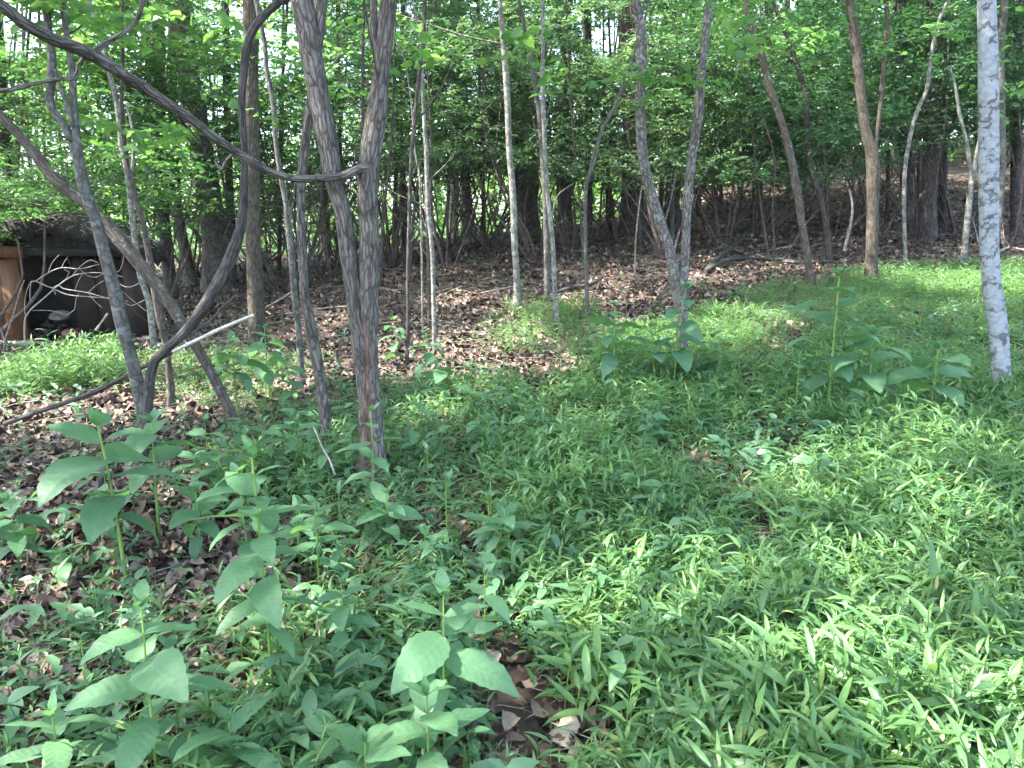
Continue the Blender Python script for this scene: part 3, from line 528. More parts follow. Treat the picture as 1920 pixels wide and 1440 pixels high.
# the older trunks behind
GB = 'thick old trunks behind the thicket'
def old(label, st, Y, bark='dark', **k):
    tree(label, st, bark, H=k.pop('H', 15), crown=k.pop('crown', 3.2), nleaf=k.pop('nleaf', 110), name='old_tree', Y=Y, sides=22, step=.18, ridge=k.pop('ridge', .01), group=GB, leaf=.17, flare=.3, **k)
old('thick furrowed trunk between the leaning tree and the straight brown one', [[(412, 560, 50), (405, 450, 46), (392, 370, 42), (373, 250, 38), (355, 150, 36), (343, 0, 34), (338, -40, 33)]], 14.5, 'furrow')
old('dark trunk left of the thick furrowed one', [[(325, 580, 24), (315, 500, 22), (305, 380, 21), (298, 230, 20), (297, 100, 20), (299, -40, 19)]], 14, 'dark')
old('grey trunk leaning slightly between two dark trunks on the left', [[(362, 565, 24), (352, 500, 20), (340, 430, 18), (330, 350, 16), (325, 200, 14), (322, -40, 13)]], 15.5, 'grey', nleaf=120)
old('black trunk at the left edge above the shed', [[(28, 480, 34), (18, 380, 30), (10, 300, 27), (0, 200, 26), (-8, 60, 25), (-14, -40, 24)]], 15, 'dark')
old('dark trunk glimpsed behind the long curving stem', [[(436, 560, 18), (434, 450, 16), (428, 300, 14), (424, 100, 13), (420, -40, 12)]], 16, 'dark', nleaf=100)
old('broad grey trunk behind the straight pale tree', [[(992, 446, 44), (988, 400, 40), (986, 330, 38), (980, 200, 34), (966, 60, 30), (960, -40, 28)]], 20, 'furrow')
old('pale sunlit trunk under the thicket left of the middle', [[(880, 470, 32), (877, 430, 26), (874, 380, 22), (872, 330, 19), (868, 200, 18), (860, 60, 18), (855, -40, 17)]], 19, 'pale')
old('brown trunk seen between the two crossing thin stems and the small sapling', [[(1062, 428, 26), (1060, 400, 24), (1062, 330, 22), (1064, 200, 20), (1060, -40, 18)]], 21, 'ridge')
old('thick dark trunk behind the crooked pale stem', [[(1190, 440, 46), (1186, 380, 40), (1187, 300, 37), (1184, 200, 35), (1178, 100, 33), (1176, -40, 30)]], 18, 'dark')
old('dark trunk between the twin stems', [[(1262, 428, 28), (1260, 380, 26), (1261, 300, 24), (1258, 100, 22), (1256, -40, 20)]], 19, 'dark')
old('nearly black thick trunk right of the brown fork tree', [[(1737, 452, 28), (1738, 400, 27), (1743, 330, 27), (1747, 240, 27), (1750, 100, 25), (1752, -40, 24)]], 15.5, 'dark')
old('nearly black trunk left of its thicker twin in deep shade', [[(1706, 440, 24), (1703, 380, 21), (1698, 300, 20), (1692, 240, 20), (1688, 60, 19), (1686, -40, 18)]], 16.5, 'dark', nleaf=120)
old('dark slim trunk right of the pair of black trunks', [[(1765, 438, 14), (1768, 350, 13), (1770, 240, 12), (1772, -40, 11)]], 17, 'dark', nleaf=80)
old('grey trunk behind the top of the curved pale stem', [[(1702, 380, 24), (1700, 200, 22), (1697, 60, 20), (1694, -40, 20)]], 22, 'pale', nleaf=100)
old('trunk at the right edge in the shade behind the mottled tree', [[(1902, 470, 18), (1904, 350, 17), (1908, 200, 16), (1910, -40, 15)]], 16, 'dark', nleaf=100)
old('dim trunk with green light behind it left of the saplings', [[(612, 505, 22), (610, 440, 19), (604, 350, 18), (600, 200, 17), (598, -40, 16)]], 19, 'furrow', nleaf=100)
old('faint upright trunk in the bright foliage top centre', [[(850, 470, 18), (852, 300, 18), (856, 100, 20), (857, -40, 20)]], 26, 'pale', nleaf=100)

# ------------------------------------------------------------------ scattered things get their label from the nearest landmark
LAND = [(0, 'the dark shed'), (140, 'the red can'), (250, 'the leaning grey tree'), (350, 'the crossing stems'), (478, 'the straight trunk'), (565, 'the slim mottled stem'),
        (690, 'the forked tree'), (790, 'the thin saplings'), (966, 'the middle tree'), (1100, 'the curved-arm sapling'), (1275, 'the twin-stemmed tree'),
        (1410, 'the spreading bush'), (1520, 'the slanting brown trunk'), (1635, 'the brown fork tree'), (1697, 'the curving pale stem'), (1870, 'the mottled trunk')]
ORD = ['first', 'second', 'third', 'fourth', 'fifth', 'sixth', 'seventh', 'eighth', 'ninth', 'tenth', 'eleventh', 'twelfth', 'thirteenth', 'fourteenth', 'fifteenth', 'sixteenth', 'seventeenth', 'eighteenth', 'nineteenth', 'twentieth', 'twenty-first', 'twenty-second', 'twenty-third', 'twenty-fourth', 'twenty-fifth', 'twenty-sixth', 'twenty-seventh', 'twenty-eighth', 'twenty-ninth', 'thirtieth']
def name_scattered(objs, what, rel):
    """objs: (object, u). label = nth from the left of the <what> <rel> <landmark>"""
    b = {}
    for o, u in objs: b.setdefault(min(LAND, key=lambda q: abs(q[0] - u))[1], []).append((u, o))
    for lm, q in b.items():
        q.sort(key=lambda x: x[0])
        for k, (u, o) in enumerate(q):
            sing = what[:-3] + 'h' if what.endswith('shes') else what[:-1]
            if len(q) == 1: o['label'] = f'lone {sing} {rel} {lm}'
            else: o['label'] = f'{ORD[min(k, 29)]} from the left of the {what} {rel} {lm}'

# ------------------------------------------------------------------ thicket of tall shrubs: bare splayed legs below, layered leaves above
VB = np.array([(-100, 430), (0, 400), (100, 385), (250, 440), (450, 450), (600, 400), (700, 350), (800, 340), (900, 330), (1050, 335), (1200, 345), (1300, 355), (1450, 345), (1550, 285), (1700, 275), (1850, 250), (2020, 265)], float)
def shrub(u, Y, nspr, stems=6, vtop=-60, leafm='shrub', leaf=.085, ru=165, legs_from=None, vb=None, label=None, bark='shrubwood', spread=1.0):
    vb = np.interp(u, VB[:, 0], VB[:, 1]) if vb is None else vb
    x = (u - CX) / F * Y * 1.0; p = P(u, 500, Y); root = Vector((p.x, Y, hz(p.x, Y)))
    t = empty('shrub', root, label, 'shrub', 'tall shrubs of the thicket')
    zb = P(u, vb, Y).z; zt = P(u, vtop, Y).z
    if zb < root.z + .35: zb = root.z + .35
    cs, rs = [], []; r = px2m(ru, Y)
    nb = max(2, int((zt - zb) / .75))
    for k in range(nb + 1):
        f = k / nb; rad = r * (.55 + .65 * math.sin(math.pi * min(1, .25 + .7 * f)))
        cs.append((root.x + rng.normal(0, r * .25), root.y + rng.normal(0, r * .25), zb + .4 + (zt - zb - .3) * f)); rs.append((rad, rad, .42))
    mb = MB()
    for k in range(stems):
        az = rng.uniform(0, 6.28); e = Vector(cs[rng.integers(1, nb + 1)]) + Vector((math.cos(az) * r * .7, math.sin(az) * r * .7, 0)); b0 = root + Vector((math.cos(az) * .12, math.sin(az) * .12, -.05))
        mid = b0.lerp(e, .45) + Vector((math.cos(az) * .35 * spread, math.sin(az) * .35 * spread, rng.uniform(-.2, .3))); rr = rng.uniform(.014, .032)
        tube(mb, [(b0, rr), (b0.lerp(mid, .5) + Vector((rng.normal(0, .06), rng.normal(0, .06), 0)), rr * .85), (mid, rr * .7), (mid.lerp(e, .5) + Vector((rng.normal(0, .1), rng.normal(0, .1), 0)), rr * .5), (e, .005)], 6, .22)
        for q in range(4):
            f = rng.uniform(.3, .9); s0 = mid.lerp(e, f) if f > .45 else b0.lerp(mid, f / .45 * .9 + .1); a2 = rng.uniform(0, 6.28); ln = rng.uniform(.4, .9)
            tube(mb, [(s0, rr * .4), (s0 + Vector((math.cos(a2) * ln * .5, math.sin(a2) * ln * .5, rng.uniform(0, .25))), rr * .25), (s0 + Vector((math.cos(a2) * ln, math.sin(a2) * ln, rng.uniform(-.1, .5))), .003)], 4, .3)
    link('stems', mb.mesh('stems', True), t, M[bark])
    c = sprays(cs, rs, nspr, 14, .5, leaf, .7, thin, .52, .25); link('foliage', leaf_cloud('foliage', *c), t, M[leafm])
    return t
YSH = G(100, 648).y + .75
sh = []
for u in range(640, 1990, 90):
    uu = u + rng.uniform(-30, 30); Y = rng.uniform(13.5, 17.5); sh.append((shrub(uu, Y, 820, stems=6 if uu < 1400 else 3, leafm='sunlitshrub' if 700 < uu < 1260 else 'shrub'), uu))
name_scattered(sh, 'leafy dark green shrubs', 'behind'); 
sh = []
for u in range(560, 2000, 130):
    uu = u + rng.uniform(-40, 40); Y = rng.uniform(19, 24); sh.append((shrub(uu, Y, 1000, 4, -110, 'under', .14, 215, vb=np.interp(uu, VB[:, 0], VB[:, 1]) - 25), uu))
name_scattered(sh, 'brighter green shrubs', 'seen far behind')
sh = []
for u in range(-60, 640, 88):
    uu = u + rng.uniform(-30, 30); Y = rng.uniform(11.5, 18); sh.append((shrub(uu, Y, 680, 5, -90, 'under', .105, 165, vb=rng.choice([270, 360, 440])), uu))
name_scattered(sh, 'light leafy shrubs', 'beyond')
# the bush whose bare legs spread like a fan on the brown slope
g = G(1408, 440); shb = shrub(1408, g.y, 420, 16, 190, 'shrub', .08, 115, vb=345, spread=2.2, label='spreading bush with a fan of bare reddish legs on the brown slope')
t = shrub(15, YSH, 420, 4, 330, 'under', .08, 125, vb=462, label='leafy shrub hanging over the left end of the shed roof')
shrub(-95, YSH - 1.15, 300, 4, 330, 'under', .075, 130, vb=455, label='shrub at the left edge whose sprays cover the shed beam')
shrub(215, YSH + .3, 220, 4, 300, 'under', .08, 95, vb=440, label='leafy shrub hanging over the right end of the shed roof')
# low twiggy undergrowth between the trunks on the left and centre
sh = []
for u, Y in ((455, 16.5), (520, 14), (585, 17), (735, 15.5), (845, 17.5), (905, 18), (930, 16.5), (1090, 17), (1150, 19), (640, 18), (380, 17), (700, 17.5), (1330, 17), (1590, 18), (1660, 16), (1790, 16.5), (1890, 15)):
    vb = np.interp(u, VB[:, 0], VB[:, 1]); sh.append((shrub(u, Y, 90, 11 if u < 1400 else 5, vb - 70, 'under', .07, 55, vb=vb + 5, spread=1.7), u))
name_scattered(sh, 'thin twiggy bushes', 'near')
# background saplings
GS = 'thin bare saplings in the background'
sh = []
for k in range(46):
    u = rng.uniform(-20, 1940); Y = rng.uniform(13, 27); lean = rng.normal(0, 26); g0 = P(u, 500, Y); zb = hz(g0.x, Y); _, v0 = proj(g0.x, Y, zb); v0 = float(v0)
    w = rng.uniform(4, 9); um = u + lean * .5 + rng.normal(0, 8)
    t, _ = tree('x', [[(u, v0, w), (u + lean * .2, v0 * .75, w * .9), (um, v0 * .45, w * .8), (u + lean, 0, w * .6), (u + lean * 1.2, -40, w * .5)]], rng.choice(['dark', 'grey', 'brown', 'dark']), 8, 1.6, 34, name='sapling', Y=Y, sides=7, step=.3, group=GS)
    sh.append((t, u))
name_scattered(sh, 'thin background saplings', 'behind')

sh = []  # trees added so that their crowns shade the bright slope
for k in range(15):
    u = 1120 + 62 * k + rng.uniform(-22, 22); Y = rng.uniform(21, 33); g0 = P(u, 400, Y); zb = hz(g0.x, Y); v0 = float(proj(g0.x, Y, zb)[1]); w = rng.uniform(9, 17)
    t, _ = tree('x', [[(u, v0, w), (u + rng.normal(0, 6), v0 * .5, w * .85), (u + rng.normal(0, 12), -40, w * .75)]], rng.choice(['dark', 'furrow']), 12, 3.0, 80, name='hillside_shade_tree', Y=Y, sides=9, step=.3, leaf=.2, leafmat='under', group='trees added to shade the brown hillside'); sh.append((t, u))
name_scattered(sh, 'added hillside trees', 'far up behind')
# upper canopy over the plot: unseen trees added around the view, their crowns shading the ground
GT = 'unseen canopy trees added to shade the clearing'
sh = []
for k, (x, y) in enumerate([(-7.5, 7.5), (-9, 12), (-12, 16), (-12, 3), (8.5, 9), (-15, 9), (9, 3.5), (-6.5, 3.2), (-10, 6), (-5, 1.2), (-3.4, -1.6), (-9.5, 9.5)]):
    root = Vector((x, y, hz(x, y))); t = empty('shade_canopy_tree', root, None, 'tree', GT); mb = MB(); pts = [(root + Vector((0, 0, -.1)), .2)]; p = root.copy()
    for q in range(9):
        p = p + Vector((rng.normal(0, .12), rng.normal(0, .12), 1.45)); pts.append((p.copy(), .19 - q * .019))
    tube(mb, pts, 14, .3, .008, flare=.3, seed=k); cs = []; rs = []; lm = mb
    for q in range(14):
        pp = pts[rng.integers(5, 10)][0]; az = rng.uniform(0, 6.28); d = rng.uniform(1.2, 3.2); e = pp + Vector((math.cos(az) * d, math.sin(az) * d, rng.uniform(-.2, 1.2))); cs.append(e); rs.append((1.5, 1.5, .7))
        tube(lm, [(pp, .05), (pp.lerp(e, .5) + Vector((0, 0, .2)), .03), (e, .008)], 5, .4)
    link('trunk', mb.mesh('trunk', True), t, M['furrow' if k % 2 else 'dark'])
    c = sprays(cs, rs, 420, 12, .85, .17, .8, gap, .62); link('crown', leaf_cloud('crown', *c), t, M['canopy'])
    uu, _ = proj(x, y, 1.0); sh.append((t, float(uu)))
for k, (o, u) in enumerate(sorted(sh, key=lambda q: q[1])):
    o['label'] = f'unseen canopy tree added for shade, {ORD[k]} from the left around the clearing'

# far wood beyond the clearing, sunlit, one mass
n = 14500
az = rng.uniform(-.95, .95, n); Yf = rng.uniform(31, 62, n); xf = az * Yf; zf = hgt(xf, Yf) + rng.random(n) ** .8 * np.where(az < .1, 25, 20) + .1
zf[:3800] = hgt(xf[:3800], Yf[:3800]) + rng.random(3800) ** 1.4 * 4.5 + .1; Yf[:3800] = 30 + (Yf[:3800] - 31) * .4
Cc = np.stack([xf, Yf, zf], 1); Cc = Cc[rng.permutation(n)]; ncl = 900; cl = Cc[:ncl]; a = rng.integers(0, ncl, n); Cc = np.where(rng.random(n)[:, None] < .8, cl[a] + rng.normal(0, 1, (n, 3)) * np.array([1.3, 1.3, .8]), Cc)
Cc = Cc[thin(Cc, 1.2)]; n = len(Cc); per = 14; azs = rng.uniform(0, 6.28, n); pos = Cc[:, None] + rng.normal(0, 1, (n, per, 3)) * np.array([.7, .7, .22])
D = rng.normal(0, 1, (n, per, 3)) * np.array([1, 1, .35]); N = np.array([0, 0, 1.]) + rng.normal(0, .5, (n, per, 3)); sz = .36 * rng.uniform(.6, 1.2, (n, per)); tn = np.clip(rng.normal(.5, .2, (n, 1)) + rng.normal(0, .15, (n, per)), 0, 1)
tag(link('distant_woods', leaf_cloud('distant_woods', pos.reshape(-1, 3), D.reshape(-1, 3), N.reshape(-1, 3), sz.ravel(), sz.ravel() * .6, tn.ravel()), mat=M['far']), 'sunlit foliage of the wood beyond the thicket', kind='stuff')
mb = MB()
for k in range(70):
    x = rng.uniform(-.9, .9); y = rng.uniform(30, 58); p = Vector((x * y, y, hz(x * y, y) - .2)); r = rng.uniform(.07, .24); tube(mb, [(p, r), (p + Vector((rng.normal(0, .5), rng.normal(0, .3), 6)), r * .8), (p + Vector((rng.normal(0, 1), 0, 14)), r * .5)], 8, 1.5)
tag(link('distant_trunks', mb.mesh('distant_trunks', True), mat=M['dark']), 'trunks of the far wood beyond the thicket', kind='stuff')

# ------------------------------------------------------------------ shed on the left
YS = 10.2
gS = G(100, 648); YS = gS.y
sroot = P(100, 645, YS); sroot.z = hz(sroot.x, YS)
shed = empty('shed', sroot, 'low dark shed with orange-brown boards, rusty side and litter covered arched roof', 'shed')
M['board'] = plain('stained_board', (.045, .018, .005), (.15, .058, .013), .65, 9, (6, 6, .5), .004)
M['rust'] = plain('shaded_rusty_sheet', (.008, .004, .0035), (.032, .013, .010), .8, 7, (1, 1, 1), .006)  # rust, its colour lowered further to carry the shade on the shed
M['shadewood'] = plain('shade_dark_wood', (.003, .0025, .002), (.010, .008, .006), .9, 10, (1, 1, 4), .006)  # near-black: deep shade inside the shed put into the wood colour
M['mound'] = plain('shaded_debris_cover', (.004, .0035, .003), (.020, .016, .012), .95, 24, (1, 1, 1), .03)  # debris colour darkened to stand in for shadow on the roof
def W3(u, v, dy=0): return P(u, v, YS + dy)
def sbox(name, u0, u1, v0, v1, d0, d1, m, jit=.0):
    a = W3(u0, v1, d0); b = W3(u1, v0, d0); k = MB(); k.box(((a.x + b.x) / 2, YS + (d0 + d1) / 2, (a.z + b.z) / 2), (abs(b.x - a.x), d1 - d0, abs(b.z - a.z)), jit=jit); return link(name, k.mesh(name), shed, m)
for k, (a, b) in enumerate(((-75, -52), (-49, -27), (-25, -11), (-8, 5), (7.5, 14), (16, 31))):
    sbox('board', a, b, 486, 641, -.02 * (k % 2), .035 + .01 * (k % 3), M['board'], .004)
sbox('beam', -80, 36, 462, 484, -.06, .09, M['board'], .004)
sbox('sill', -80, 150, 640, 652, -.08, .06, M['deadwood'], .006)
sbox('back_wall', -80, 236, 462, 648, .62, .68, M['shadewood'])
sbox('side_wall', -86, -80, 470, 648, 0.02, .6, M['shadewood'])
sbox('lintel', 37, 240, 466, 480, 0.0, .1, M['shadewood'], .006)
for k, (a, b) in enumerate(((150, 172), (173, 196), (197, 219), (220, 243))):        # rusty front sheet
    sbox('rusty_panel', a, b, 484 + 3 * (k % 2), 625 - 2 * k, .25 + .03 * (k % 2), .28 + .03 * (k % 2), M['rust'], .004)
sbox('rusty_side', 243, 248, 480, 632, .1, .6, M['rust'], .004)
# arched roof, thick with debris
k = MB(); us = np.linspace(-90, 262, 26); vt = np.interp(us, [-90, 30, 80, 120, 200, 262], [446, 430, 417, 419, 444, 478]); rows = []
for dy in np.linspace(-.08, .8, 11):
    lift = .10 * math.sin((dy + .25) / 1.05 * math.pi)
    rows.append([list(W3(u, v, 0) + Vector((0, dy, lift + rng.normal(0, .03)))) for u, v in zip(us, vt)])
top = np.array(rows); bot = top.copy(); bot[..., 2] = np.maximum(bot[..., 2] - .16, 0); low = W3(0, 466).z; bot[..., 2] = np.minimum(bot[..., 2], np.maximum(low + 0 * bot[..., 2], bot[..., 2] - .02))
nr, nc = top.shape[:2]
def gq(o=0): 
    i = np.arange(nr - 1)[:, None] * nc; j = np.arange(nc - 1)[None]; return np.stack([i + j, i + j + 1, i + nc + j + 1, i + nc + j], -1).reshape(-1, 4) + o
k.add(np.concatenate([top.reshape(-1, 3), bot.reshape(-1, 3)]), np.concatenate([gq(0), gq(nr * nc)[:, ::-1],
  np.array([[j, j + nr * nc, j + 1 + nr * nc, j + 1] for j in range(nc - 1)]), np.array([[j + (nr - 1) * nc, j + 1 + (nr - 1) * nc, j + 1 + (2 * nr - 1) * nc, j + (2 * nr - 1) * nc] for j in range(nc - 1)]),
  np.array([[i * nc, (i + 1) * nc, (i + 1) * nc + nr * nc, i * nc + nr * nc] for i in range(nr - 1)]), np.array([[(i + 1) * nc - 1, (i + 1) * nc - 1 + nr * nc, (i + 2) * nc - 1 + nr * nc, (i + 2) * nc - 1] for i in range(nr - 1)])]))
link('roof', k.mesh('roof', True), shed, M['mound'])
k = MB()                                       # gable filling between lintel and arch
for a in range(36, 240, 22):
    u = a + 11; v = float(np.interp(u, us, vt)) + 20
    if v < 464: p0 = W3(a, 466, .05); p1 = W3(a + 21, v, .05); k.box(((p0.x + p1.x) / 2, YS + .07, (p0.z + p1.z) / 2), (abs(p1.x - p0.x), .03, abs(p1.z - p0.z)), jit=.004)
link('gable', k.mesh('gable'), shed, M['mound'])
k = MB()
for q in range(320):
    u = rng.uniform(-60, 258); v = float(np.interp(u, us, vt)); p = W3(u, v, 0) + Vector((0, rng.uniform(-.1, .6), rng.uniform(-.02, .10))); a = rng.uniform(0, 6.28); ln = rng.uniform(.08, .3); e = p + Vector((math.cos(a) * ln, math.sin(a) * ln * .6, rng.uniform(-.1, .06)))
    tube(k, [(p, .004), (p.lerp(e, .5) + Vector((0, 0, .02)), .003), (e, .002)], 4, .2)
o = link('roof_twigs', k.mesh('roof_twigs'), shed, M['paletwig']); o['kind'] = 'stuff'
# red ribbed can with a pale cap, and a grey metal lid
M['maroon'] = plain('maroon_paint', (.03, .006, .007), (.075, .014, .015), .4, 14, (1, 1, 1), .001); M['white'] = plain('pale_cap', (.08, .08, .085), (.22, .225, .235), .5, 30); M['greymetal'] = plain('grey_metal', (.04, .037, .034), (.09, .083, .076), .6, 12)
def lathe(prof, c, rot=None, n=20):
    V = []; 
    for r, z in prof: V += [(r * math.cos(a), r * math.sin(a), z) for a in np.arange(n) / n * 2 * math.pi]
    V = np.array(V); 
    if rot is not None: V = V @ np.array(Euler(rot).to_matrix()).T
    V += np.array(c); Q = [[i * n + j, i * n + (j + 1) % n, (i + 1) * n + (j + 1) % n, (i + 1) * n + j] for i in range(len(prof) - 1) for j in range(n)]; return V, Q
gc = G(132, 642); gc.y = min(gc.y, YS - .25); pc = P(134, 629, gc.y); pc.z = max(pc.z, hz(pc.x, pc.y) + .07)
can = empty('ribbed_can', (pc.x, pc.y, pc.z - .08), 'dark red ribbed can lying on its side in front of the shed', 'can')
prof = [(0.001, 0)] + [(.078 + .010 * (i % 2) - .0007 * (i - 6) ** 2, i * .016) for i in range(13)] + [(.001, .20)]
k = MB(); k.add(*lathe(prof, (pc.x - .1, pc.y, pc.z), (0, R(82), R(12)))); link('body', k.mesh('body', True), can, M['maroon'])
k = MB(); k.add(*lathe([(.001, 0), (.045, .0), (.05, .02), (.045, .04), (.05, .06), (.04, .085), (.001, .09)], (pc.x + .10, pc.y + .02, pc.z - .02), (0, R(86), R(12)))); link('cap', k.mesh('cap', True), can, M['white'])
k = MB(); pl = P(112, 591, YS - .1); k.add(*lathe([(.001, .004), (.11, .006), (.12, .0), (.115, -.008), (.001, -.006)], pl, (R(24), R(6), 0))); k2 = MB(); 
lid = empty('metal_lid', (pl.x, pl.y, pl.z - .1), 'flat grey oval lid propped on a stake in the shed opening', 'lid'); link('disc', k.mesh('disc', True), lid, M['greymetal'])

hp = P(104, 630, YS + .1); heap = empty('debris_heap', (hp.x, YS + .1, hz(hp.x, YS)), 'low dark heap of rotten scraps inside the shed opening, under the grey lid', 'heap'); hb = MB()
for q in range(150):
    f = rng.random() ** .6; a_ = rng.uniform(0, 6.28); hh = .36 * (1 - f) ** .8; c_ = Vector((hp.x + math.cos(a_) * f * .5, YS + .16 + math.sin(a_) * f * .22, hz(hp.x, YS) + hh * rng.uniform(.3, 1)))
    hb.box(tuple(c_), (rng.uniform(.04, .2), rng.uniform(.02, .07), rng.uniform(.008, .025)), rng.uniform(0, 3.1), .004, rng.uniform(-.4, .4), rng.uniform(-.6, .6))
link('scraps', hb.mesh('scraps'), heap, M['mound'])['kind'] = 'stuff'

# ------------------------------------------------------------------ fallen wood, sticks, dead branches
def stick(label, pts, m, sides=8, Y=None, dz=.0, name='fallen_branch', cat='branch', limbs=(), wob=0, group=None):
    def pt(q):
        if len(q) > 3: p = P(q[0], q[1], q[3]); return (p, px2m(q[2], q[3]) / 2)
        g = G(q[0], q[1]); return (g + Vector((0, 0, px2m(q[2], g.y) / 2 + dz)), px2m(q[2], g.y) / 2)
    pp = [pt(q) for q in pts]; c = pp[0][0]
    t = empty(name, (c.x, c.y, hz(c.x, c.y)), label, cat, group); k = MB(); tube(k, pp, sides, .06, .002 if sides > 7 else 0, wob, seed=rng.uniform(0, 9)); link('wood', k.mesh('wood', True), t, M[m])
    for lb in limbs:
        k = MB(); tube(k, [pt(q) for q in lb], 6, .05, seed=rng.uniform(0, 9)); link('twig', k.mesh('twig', True), t, M[m])
    return t
stick('long peeled whitish pole leaning through the X of crossing stems', [(318, 663, 6, 5.0), (350, 647, 7, 5.02), (400, 623, 7, 5.05), (440, 605, 6, 5.08), (476, 591, 6, 5.1)], 'peeled', 10, name='peeled_pole', cat='pole')
stick('long grey pole lying low from the left edge towards the peeled one', [(8, 795, 9, 5.2), (60, 776, 9, 5.15), (110, 759, 9, 5.1), (180, 734, 9, 5.05), (235, 706, 8, 5.0), (280, 683, 8, 4.98), (322, 661, 7, 4.97)], 'vine', 8, name='fallen_pole', cat='pole')
stick('thin dark branch rising right from the X crossing point', [(358, 628, 6, 4.9), (380, 612, 6, 5.1), (400, 598, 6, 5.3), (415, 578, 5, 5.4), (440, 556, 5, 5.6)], 'vine', 6)
stick('short fallen log lying behind the slender pale stem', [(240, 640, 12), (262, 642, 13), (288, 641, 12)], 'deadwood', 10, name='fallen_log', cat='log')
stick('short rotten log behind the X crossing point', [(330, 652, 14), (365, 654, 15), (400, 652, 13)], 'brown', 10, name='fallen_log', cat='log')
stick('pale curved fallen twig below the spreading bush', [(1322, 429, 4), (1332, 442, 5), (1345, 456, 5), (1375, 470, 5), (1413, 484, 4)], 'paletwig', 6)
stick('dark branch lying down the slope under the spreading bush', [(1407, 434, 8), (1385, 460, 9), (1360, 482, 9), (1330, 508, 8), (1322, 518, 7)], 'vine', 8, dz=.04)
stick('long dark branch arching over the litter behind the slanting trunk', [(1322, 517, 9), (1345, 503, 9), (1380, 493, 10), (1430, 492, 9), (1493, 500, 8), (1560, 497, 6)], 'vine', 8, dz=.03, limbs=[[(1440, 492, 5), (1458, 480, 5), (1470, 475, 4), (1487, 481, 4)]])
stick('pale twig lying left of the slanting brown trunk', [(1440, 473, 4), (1465, 467, 4), (1500, 463, 4)], 'paletwig', 6)
stick('bent grey twig standing in litter right of the curved dark stem', [(1583, 470, 6, 12.8), (1590, 440, 6, 12.8), (1597, 410, 5, 12.8), (1598, 380, 4, 12.8), (1592, 355, 3, 12.8)], 'deadwood', 6)
stick('light brown stick lying in the grass right of the forked tree', [(905, 880, 5, 4.25), (935, 912, 6, 4.0), (965, 938, 5, 3.85), (1012, 970, 4, 3.65)], 'paletwig', 7, wob=.003)
stick('dark stick lying on the brown slope right of the thin saplings', [(853, 524, 6), (875, 508, 6), (902, 492, 5)], 'dark', 6, dz=.03)
stick('thin stick lying crosswise behind the thin saplings', [(715, 614, 4), (750, 611, 4), (800, 612, 3)], 'vine', 6, dz=.03)
stick('dark fallen branch left of the small curved-arm sapling', [(1040, 560, 7), (1075, 548, 7), (1100, 546, 8), (1125, 535, 8)], 'vine', 7, dz=.05, limbs=[[(1120, 535, 5), (1140, 545, 4), (1152, 552, 3)], [(1125, 535, 5), (1118, 555, 4)]])
stick('pale branch lying on the crest behind the brown trunk', [(1060, 436, 6), (1090, 432, 6), (1125, 430, 5)], 'paletwig', 6, dz=.03)
stick('low pale log on the crest between background trunks', [(885, 459, 9), (905, 457, 9), (945, 455, 8)], 'deadwood', 8, dz=.04, name='fallen_log', cat='log')
stick('thin forked twig lying behind the mottled trunk', [(1872, 478, 4), (1890, 471, 4), (1905, 473, 4), (1935, 478, 4)], 'paletwig', 6, dz=.04, limbs=[[(1892, 471, 3), (1882, 455, 3), (1873, 448, 2)], [(1905, 487, 3), (1880, 497, 3)]])
stick('dark stick leaning in the herbs under the leaning grey tree', [(152, 1015, 13, 3.5), (175, 950, 15, 3.6), (195, 880, 17, 3.7), (203, 850, 15, 3.75)], 'dark', 10)
stick('thin pale twig leaning over herbs at the foot of the crooked stem', [(588, 800, 3, 4.1), (605, 840, 4, 4.0), (618, 862, 4, 3.95), (628, 890, 4, 3.9)], 'paletwig', 6)
stick('short dark stub standing behind the crooked stem', [(634, 700, 8), (633, 680, 7, 7.2), (631, 655, 7, 7.2)], 'dark', 8, name='stub', cat='stub')
stick('brown twig sloping up on the slope right of the straight trunk', [(493, 583, 4), (520, 565, 4, 10.8), (548, 547, 3, 11)], 'deadwood', 6)
stick('thin twig lying in the bare gap at the bottom', [(985, 1375, 3), (1020, 1350, 3), (1050, 1318, 3)], 'deadwood', 6, dz=.01)
sh = []
for k in range(44):
    u = rng.uniform(560, 1900); v = rng.uniform(450, 610) if u < 1300 else rng.uniform(400, 500); g = G(u, v)
    if g.y > 30: continue
    a = rng.uniform(0, 3.14); ln = rng.uniform(.25, 1.0); q = []
    for f in (-.5, -.1, .3, .5):
        x, y = g.x + math.cos(a) * ln * f + rng.normal(0, .03), g.y + math.sin(a) * ln * f * .8; q.append((Vector((x, y, hz(x, y) + rng.uniform(.01, .05))), rng.uniform(.006, .014)))
    kk = MB(); tube(kk, q, 6, .1); o = link('stick', kk.mesh('stick', True), None, M[rng.choice(['vine', 'deadwood', 'paletwig', 'dark'])]); tag(o, None, 'stick', 'sticks strewn on the brown litter'); sh.append((o, u))
name_scattered(sh, 'small sticks', 'on the litter near')
